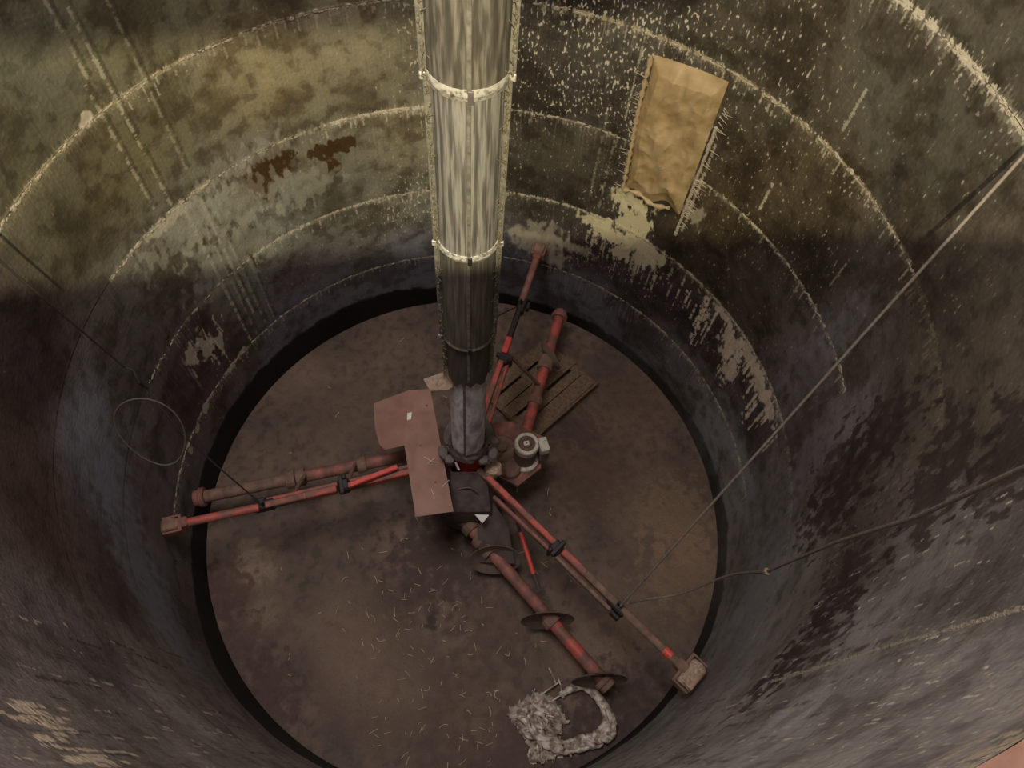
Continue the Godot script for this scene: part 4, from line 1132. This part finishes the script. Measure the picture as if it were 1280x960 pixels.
func make_auger(u: Node3D, a: Vector3, b: Vector3, k: int) -> void:
	var d := b - a
	var L := d.length()
	var t := node("auger_tube", u, a, atan2(-d.z, d.x))
	t.set_meta("label", ["auger tube along the left arm", "auger tube with dished discs at the lower right", "auger tube above the pallet"][k])
	var r := 0.067
	obj("tube", Shape.new().tube([Vector3.ZERO, Vector3(L * 0.62, 0, 0)], r, 18), M.dull_red if k != 2 else M.red, t)
	obj("tube", Shape.new().tube([Vector3(L * 0.66, 0, 0), Vector3(L - 0.03, 0, 0)], r, 18), [M.rust, M.red, M.red][k], t)
	if k == 1:
		obj("tube", Shape.new().tube([Vector3(L * 0.84, 0, 0), Vector3(L - 0.02, 0, 0)], r + 0.002, 18), M.dull_red, t)
	var sec := [[0.12, 0.1], [0.3, 0.105], [0.45, 0.115], [0.64 * L, 0.1]] if k == 1 else [[0.6 * L, 0.1], [0.64 * L, 0.105], [0.35 * L, 0.09]]
	for q in sec:
		var cx := Transform3D(Basis(Vector3.BACK, -PI / 2), Vector3(q[0], 0, 0))
		obj("collar", Shape.new().lathe([Vector2(r - 0.01, -0.05), Vector2(q[1] - 0.008, -0.05), Vector2(q[1], -0.04), Vector2(q[1], 0.04), Vector2(q[1] - 0.008, 0.05), Vector2(r - 0.01, 0.05)], cx, 16, 0.03, rng), M.rust, t)
	var ex := Transform3D(Basis(Vector3.BACK, -PI / 2), Vector3(L, 0, 0))
	var cap := obj("end_cap", Shape.new().lathe([Vector2(0.0, -0.06), Vector2(0.1, -0.06), Vector2(0.108, -0.05), Vector2(0.108, -0.01), Vector2(0.09, 0.0), Vector2(0.085, 0.05), Vector2(0.0, 0.06)], ex, 20), M.dull_red if k != 1 else M.rust, t)
	cap.set_meta("label", "bolted end cap")
	# dished cutting discs set askew on the shaft
	var at := [[0, 0, 0], [0.54, 1.37, 2.14], [1.36, 0, 0]][k] as Array
	var big := [0.26, 0.28, 0.2][k] as float
	for q in at:
		if q <= 0.0:
			continue
		var turn := Basis(Vector3.UP, deg_to_rad(-40.0)) * Basis(Vector3.BACK, -PI / 2 + (0.3 if q < 1.0 else 0.12))
		var dx := Transform3D(turn, Vector3(q, 0, 0))
		obj("cutter_disc", Shape.new().lathe([Vector2(0.06, 0.0), Vector2(big * 0.6, 0.012), Vector2(big, 0.05), Vector2(big + 0.004, 0.046), Vector2(big * 0.62, 0.004), Vector2(0.06, -0.008)], dx, 30), M.disc, t)


# ------------------------------------------------------------------ smaller things
func build_pallet() -> void:
	var dir := Vector3(0.733, 0, -0.68)
	var p := node("wooden_pallet", self, dir * 1.72 + Vector3(0.68, 0, 0.733) * -0.485, atan2(0.68, 0.733))
	tag(p, "weathered wooden pallet lying on the floor under the red auger tube", "pallet")
	# local x runs along the boards, local z across (towards the outer edge)
	for q in [[-0.395, 0.18, 0.0], [-0.19, 0.16, -0.02], [-0.015, 0.16, 0.02], [0.17, 0.125, -0.03], [0.345, 0.2, 0.0], [0.462, 0.03, 0.02]]:
		obj("deck_board", Shape.new().box(Vector3(1.2 + q[2], 0.022, q[1]), Transform3D(Basis(Vector3.UP, rng.randf_range(-0.008, 0.008)), Vector3(q[2], 0.133, q[0])), 0.003), M.wood, p)
	for x in [-0.55, 0.0, 0.55]:
		obj("stringer", Shape.new().box(Vector3(0.1, 0.022, 0.96), Transform3D(Basis(), Vector3(x, 0.111, 0.0)), 0.003), M.wood, p)
		for z in [-0.42, 0.0, 0.42]:
			obj("block", Shape.new().box(Vector3(0.1, 0.078, 0.1), Transform3D(Basis(), Vector3(x, 0.061, z)), 0.004), M.wood, p)
	for z in [-0.42, 0.0, 0.42]:
		obj("bottom_board", Shape.new().box(Vector3(1.2, 0.02, 0.1), Transform3D(Basis(), Vector3(0, 0.012, z)), 0.003), M.wood, p)


func build_patch() -> void:
	# wrinkled sheet sealed over an old opening in the far wall
	var p := node("sealed_opening", self, on_wall(39.0, 3.45, R))
	tag(p, "tan wrinkled sheet sealing a tall opening high on the far wall", "wall panel")
	var im_m := mottled([[0.0, 126, 104, 68], [0.4, 152, 130, 90], [0.6, 162, 140, 102], [1.0, 186, 160, 126]], 0.014, 1.4, 0.6, 0.0, 81, 0.3)
	var n := noise(1.25, 3, 82)
	n.fractal_type = FastNoiseLite.FRACTAL_RIDGED
	var s := Shape.new()
	var nu := 40
	var nv := 60
	var base := p.position
	var pt := func(i: int, j: int) -> Vector3:
		var fu := float(i) / nu
		var fv := float(j) / nv
		var az := lerpf(lerpf(33.2, 45.9, fu), lerpf(32.0, 45.7, fu), fv) + 0.4 * sin(fv * 9.0) * (1.0 - fu)
		var h := lerpf(2.66 + 0.12 * fu + 0.05 * sin(fu * 11.0), 4.2 + 0.08 * fu, fv)
		var edge := minf(minf(fu, 1.0 - fu) * 8.0, minf(fv, 1.0 - fv) * 10.0)
		var crease := n.get_noise_2d(fu * 0.8 + fv * 0.35, fv * 1.3 - fu * 0.5)
		var r := R - 0.03 - 0.035 * (crease + 0.5) * minf(edge, 1.0) + 0.03 * (1.0 - minf(edge, 1.0))
		return on_wall(az, h, r) - base
	for j in nv:
		for i in nu:
			var q := [pt.call(i, j), pt.call(i + 1, j), pt.call(i + 1, j + 1), pt.call(i, j + 1)]
			var o := -on_wall(39.0, 0.0, 1.0)
			s.flat(q[0], q[1], q[2], o)
			s.flat(q[0], q[2], q[3], o)
	obj("sheet", s, im_m, p)
	# lighter folded hem down the left and foot, and the frame strip on the right
	var hem := Shape.new()
	for e in [[[33.1, 2.7], [32.6, 3.2], [32.1, 3.7], [32.0, 4.2]], [[33.3, 2.68], [36.5, 2.72], [40.0, 2.68], [43.5, 2.76]]]:
		var pts: Array = []
		for q in e:
			pts.append(on_wall(q[0], q[1], R - 0.025) - base)
		pts = bent(pts, 0.06)
		var rad: Array = []
		for i in pts.size():
			rad.append(0.022 + 0.012 * sin(i * 2.1) + rng.randf_range(-0.005, 0.005))
		hem.tube(pts, rad, 7)
	obj("folded_hem", hem, mottled([[0.0, 142, 122, 90], [1.0, 188, 166, 130]], 0.03, 3.0, 0.7, 0.0, 83, 0.4), p)
	var strip := Shape.new()
	for k in 30:
		var h := 2.5 + k * 0.046
		strip.box(Vector3(0.03 + rng.randf_range(-0.008, 0.008), 0.05, 0.03), Transform3D(Basis(Vector3.UP, deg_to_rad(-46.4)), on_wall(46.6 + 0.06 * sin(k * 1.7), h, R - 0.01) - base), 0.008)
	obj("frame_strip", strip, M.bead, p)
	var tuft := Shape.new()
	for k in 60:
		var left := rng.randf() < 0.5
		var h := rng.randf_range(2.6, 4.1)
		var az := (lerpf(33.0, 31.8, (h - 2.6) / 1.5)) if left else 46.6
		var a := on_wall(az, h, R - 0.012) - base
		var b := on_wall(az + (-1.0 if left else 1.0) * rng.randf_range(0.8, 2.6), h - rng.randf_range(-0.02, 0.07), R - 0.004) - base
		tuft.tube([a, b], [0.006, 0.002], 4)
	obj("foam_fringe", tuft, M.bead, p)


func build_cables() -> void:
	# left arm: taut wire that jogs where a loop hangs on it
	var f := Vector3(-1.99, 1.48, 0.48)
	var s := Shape.new().tube(bent([f, Vector3(-2.33, 2.55, 0.30), Vector3(-2.498, 3.031, 0.092)], 0.3), 0.0075, 7)
	s.tube([Vector3(-2.498, 3.031, 0.092), Vector3(-2.52, 3.12, 0.10), Vector3(-2.50, 3.17, 0.12), Vector3(-2.53, 3.26, 0.06), Vector3(-2.56, 3.30, 0.07)], 0.012, 7)
	s.tube([Vector3(-2.56, 3.30, 0.07), Vector3(-2.66, 4.05, 0.09), Vector3(-2.7, 4.62, 0.13), Vector3(-2.85, 6.4, 0.15), Vector3(-3.0, 8.4, 0.2)], 0.0075, 7)
	tag(obj("suspension_wire", s, M.wire), "dark wire rising from the left arm along the left wall", "cable", "suspension wires of the arms")
	var lp: Array = []
	var c := Vector3(-2.46, 2.86, 0.40)
	for i in 37:
		var a := TAU * i / 36
		lp.append(c + Vector3(0.22 * cos(a) + 0.02 * sin(2 * a) - 0.05 * sin(a), 0.3 * sin(a), -0.05 * cos(a) - 0.14 * sin(a)))
	tag(obj("wire_loop", Shape.new().tube(lp, 0.0075, 7, false), M.loop), "thin wire bent into a round loop, hanging beside the left wall", "wire loop")
	# right arm
	var g := Vector3(1.39, 1.48, 1.51)
	tag(obj("suspension_wire", Shape.new().tube([g, g.lerp(Vector3(2.93, 5.457, 0.046), 0.5), g.lerp(Vector3(2.93, 5.457, 0.046), 1.03)], 0.0105, 8), M.cable), "pale wire slanting up from the lower right arm to the right wall", "cable", "suspension wires of the arms")
	# far arm: short wire to the pipe
	tag(obj("suspension_wire", Shape.new().tube([Vector3(0.56, 1.42, -1.88), Vector3(0.3, 2.2, -1.2), Vector3(0.16, 3.3, -0.1)], 0.008, 7), M.wire), "thin dark wire from the far arm up to the pipe", "cable", "suspension wires of the arms")
	# power cable: taut from the upper right to a knot, then sagging to the arm
	var k := Vector3(2.22, 2.85, 1.56)
	var hose := node("power_cable", self, Vector3(1.45, 1.3, 1.5))
	tag(hose, "brown cable stretched from the right edge to the lower right arm, knotted halfway", "cable")
	var o := hose.position
	obj("upper_length", Shape.new().tube([k - o, Vector3(2.08, 4.15, 1.72) - o, Vector3(1.87, 5.2, 1.92) - o, Vector3(1.63, 6.05, 2.06) - o, Vector3(1.2, 7.5, 2.35) - o], 0.0105, 8), M.cable, hose)
	var low := bent([k - o, Vector3(2.25, 2.0, 1.38) - o, Vector3(2.05, 1.25, 1.36) - o, Vector3(1.75, 1.12, 1.38) - o, Vector3(1.5, 1.3, 1.45) - o], 0.1)
	obj("sagging_length", Shape.new().tube(low, 0.012, 8), M.cable, hose)
	obj("knot", Shape.new().lathe([Vector2(0, -0.03), Vector2(0.024, -0.018), Vector2(0.026, 0.012), Vector2(0, 0.03)], Transform3D(Basis(), k - o), 8, 0.2, rng), M.rope, hose)


func build_wrap() -> void:
	var w := node("film_bundle", self, Vector3(0.75, 0.0, 2.4))
	tag(w, "crumpled whitish plastic wrap with a loop, lying on the floor near the lower wall", "plastic wrap")
	var o := w.position
	# the loop: a crumpled rope of film
	var loop := bent([Vector3(0.97, 0.06, 2.12) - o, Vector3(1.12, 0.06, 2.05) - o, Vector3(1.28, 0.06, 2.08) - o, Vector3(1.41, 0.08, 2.22) - o, Vector3(1.45, 0.09, 2.40) - o, Vector3(1.36, 0.08, 2.52) - o, Vector3(1.2, 0.07, 2.56) - o, Vector3(1.02, 0.07, 2.6) - o, Vector3(0.88, 0.07, 2.62) - o], 0.03)
	var n := noise(2.0, 3, 90)
	var s := Shape.new()
	for strand in 5:
		var pts: Array = []
		var rad: Array = []
		for i in loop.size():
			var fr := float(i) / loop.size()
			var thick := 0.018 + 0.045 * pow(sin(clampf(fr * 1.25 - 0.25, 0.0, 1.0) * PI), 0.6) + 0.015 * n.get_noise_2d(i * 0.4, 7.0)
			var ang := strand * 1.3 + i * 0.05 + n.get_noise_2d(i * 0.12, strand * 20.0) * 1.5
			pts.append(loop[i] + Vector3(cos(ang), sin(ang) * 0.6, sin(ang * 1.2)) * thick * (0.8 if strand else 0.0))
			rad.append((0.6 + 0.4 * smoothstep(0.1, 0.4, fr)) * (0.03 if strand else 0.05) * (0.8 + 0.4 * n.get_noise_2d(i * 0.25, strand * 9.0 + 3.0)) + 0.006)
		s.tube(pts, rad, 10)
	obj("film_loop", s, M.film, w)
	# the crumpled heap: one sheet drawn into folds, torn at the edge and holed
	var heap := Shape.new()
	var ridge := noise(2.6, 2, 91)
	ridge.fractal_type = FastNoiseLite.FRACTAL_RIDGED
	var outline := PackedVector2Array([Vector2(0.44, 2.2), Vector2(0.56, 2.14), Vector2(0.72, 2.06), Vector2(0.86, 2.14), Vector2(0.97, 2.22), Vector2(1.0, 2.38), Vector2(0.9, 2.5), Vector2(0.98, 2.56), Vector2(1.06, 2.62), Vector2(1.0, 2.66), Vector2(0.82, 2.72), Vector2(0.62, 2.74), Vector2(0.62, 2.6), Vector2(0.5, 2.44), Vector2(0.42, 2.3)])
	var top := func(x: float, z: float) -> Vector3:
		var e := 1.0
		for i in outline.size():
			var q := Geometry2D.get_closest_point_to_segment(Vector2(x, z), outline[i], outline[(i + 1) % outline.size()])
			e = minf(e, q.distance_to(Vector2(x, z)) / 0.12)
		var f := ridge.get_noise_2d((x + z * 0.5) * 1.3 + 0.3 * ridge.get_noise_2d(z, x), (z - x * 0.5) * 0.8) * 0.5 + 0.5
		f = f * f
		return Vector3(x + 0.03 * ridge.get_noise_2d(z, x + 9.0), 0.02 + (0.05 + 0.17 * f) * sqrt(clampf(e, 0.0, 1.0)), z) - o
	var cell := 0.016
	for j in 56:
		for i in 50:
			var x := 0.38 + i * cell
			var z := 2.02 + j * cell
			if not Geometry2D.is_point_in_polygon(Vector2(x, z) + Vector2(0.03, 0.03) * ridge.get_noise_2d(x * 3.0, z * 3.0), outline):
				continue
			if ridge.get_noise_2d(x * 1.6 + 40.0, z * 1.6) < -0.52:
				continue
			var q := [top.call(x, z), top.call(x + cell, z), top.call(x + cell, z + cell), top.call(x, z + cell)]
			var qn: Array = []
			for e in [[x, z], [x + cell, z], [x + cell, z + cell], [x, z + cell]]:
				var ex: Vector3 = top.call(e[0] + 0.008, e[1]) - top.call(e[0] - 0.008, e[1])
				var ez: Vector3 = top.call(e[0], e[1] + 0.008) - top.call(e[0], e[1] - 0.008)
				qn.append(ez.cross(ex).normalized())
			heap.tri(q[0], q[1], q[2], qn[0], qn[1], qn[2])
			heap.tri(q[0], q[2], q[3], qn[0], qn[2], qn[3])
			for k in 4:
				q[k] = q[k] - Vector3(0, 0.004, 0)
			heap.flat(q[0], q[1], q[2], Vector3.DOWN)
			heap.flat(q[0], q[2], q[3], Vector3.DOWN)
	obj("film_sheet", heap, M.film, w)
	var folds := Shape.new()
	for k in 26:
		var c := Vector2(rng.randf_range(0.52, 0.94), rng.randf_range(2.16, 2.66))
		var a := (0.9 if c.y < 2.45 else 0.3) + rng.randf_range(-0.45, 0.45)
		var bow := rng.randf_range(-1.4, 1.4)
		var len := rng.randf_range(0.2, 0.42)
		var inside := true
		var pts: Array = []
		for i in 9:
			var fr := i / 8.0 - 0.5
			var q := c + Vector2(cos(a + fr * bow), sin(a + fr * bow)) * fr * len
			inside = inside and Geometry2D.is_point_in_polygon(q, outline)
			var e := 1.0
			for v in outline.size():
				e = minf(e, Geometry2D.get_closest_point_to_segment(q, outline[v], outline[(v + 1) % outline.size()]).distance_to(q) / 0.12)
			pts.append(Vector3(q.x, 0.03 + 0.12 * sqrt(e), q.y) - o)
		if inside:
			folds.tube(pts, [0.004, 0.011, 0.016, 0.019, 0.02, 0.018, 0.014, 0.01, 0.004], 8, true, Vector2(1.5, 0.7))
	var fo := obj("film_fold", folds, M.film, w)
	fo.set_meta("kind", "stuff")
	var strands := Shape.new()
	for q in [[0.74, 2.12, 0.98, 1.98], [0.82, 2.2, 1.0, 2.1], [0.7, 2.05, 0.62, 2.2], [0.95, 1.95, 0.98, 2.08], [0.86, 1.85, 0.92, 2.0]]:
		strands.tube([Vector3(q[0], 0.05, q[1]) - o, Vector3((q[0] + q[2]) / 2, 0.09, (q[1] + q[3]) / 2) - o, Vector3(q[2], 0.05, q[3]) - o], 0.009, 6)
	obj("loose_strand", strands, M.film, w)


func build_litter() -> void:
	var s := Shape.new()
	var n := 0
	while n < 170:
		var x := rng.randf_range(-2.2, 1.6)
		var z := rng.randf_range(-2.5, 2.9)
		if x * x + z * z > 7.8 or Vector2(x - 1.26, z + 1.17).length() < 0.95 or (x > 0.4 and z > 1.9):
			continue
		var want := 0.04 + exp(-((x + 0.35) * (x + 0.35) * 1.6 + (z - 1.3) * (z - 1.3) * 2.0)) * 0.7 + exp(-((x + 0.1) * (x + 0.1) * 2.5 + (z - 2.45) * (z - 2.45) * 3.0))
		if rng.randf() > want:
			continue
		n += 1
		var L := rng.randf_range(0.012, 0.05)
		var t := rng.randf() * TAU
		var d := Vector3(cos(t), 0, sin(t)) * L
		var b := Vector3(-d.z, 0.004, d.x) * (rng.randf_range(-0.12, 0.12) if rng.randf() < 0.75 else rng.randf_range(-0.7, 0.7))
		var c := Vector3(x, 0.014, z)
		s.tube([c - d, c - d * 0.3 + b, c + d * 0.4 + b * 0.8, c + d], rng.randf_range(0.0022, 0.0042), 4)
	var o := obj("straw_litter", s, M.straw)
	o.set_meta("kind", "stuff")
	tag(o, "loose pale straw stalks scattered over the brown floor", "straw")
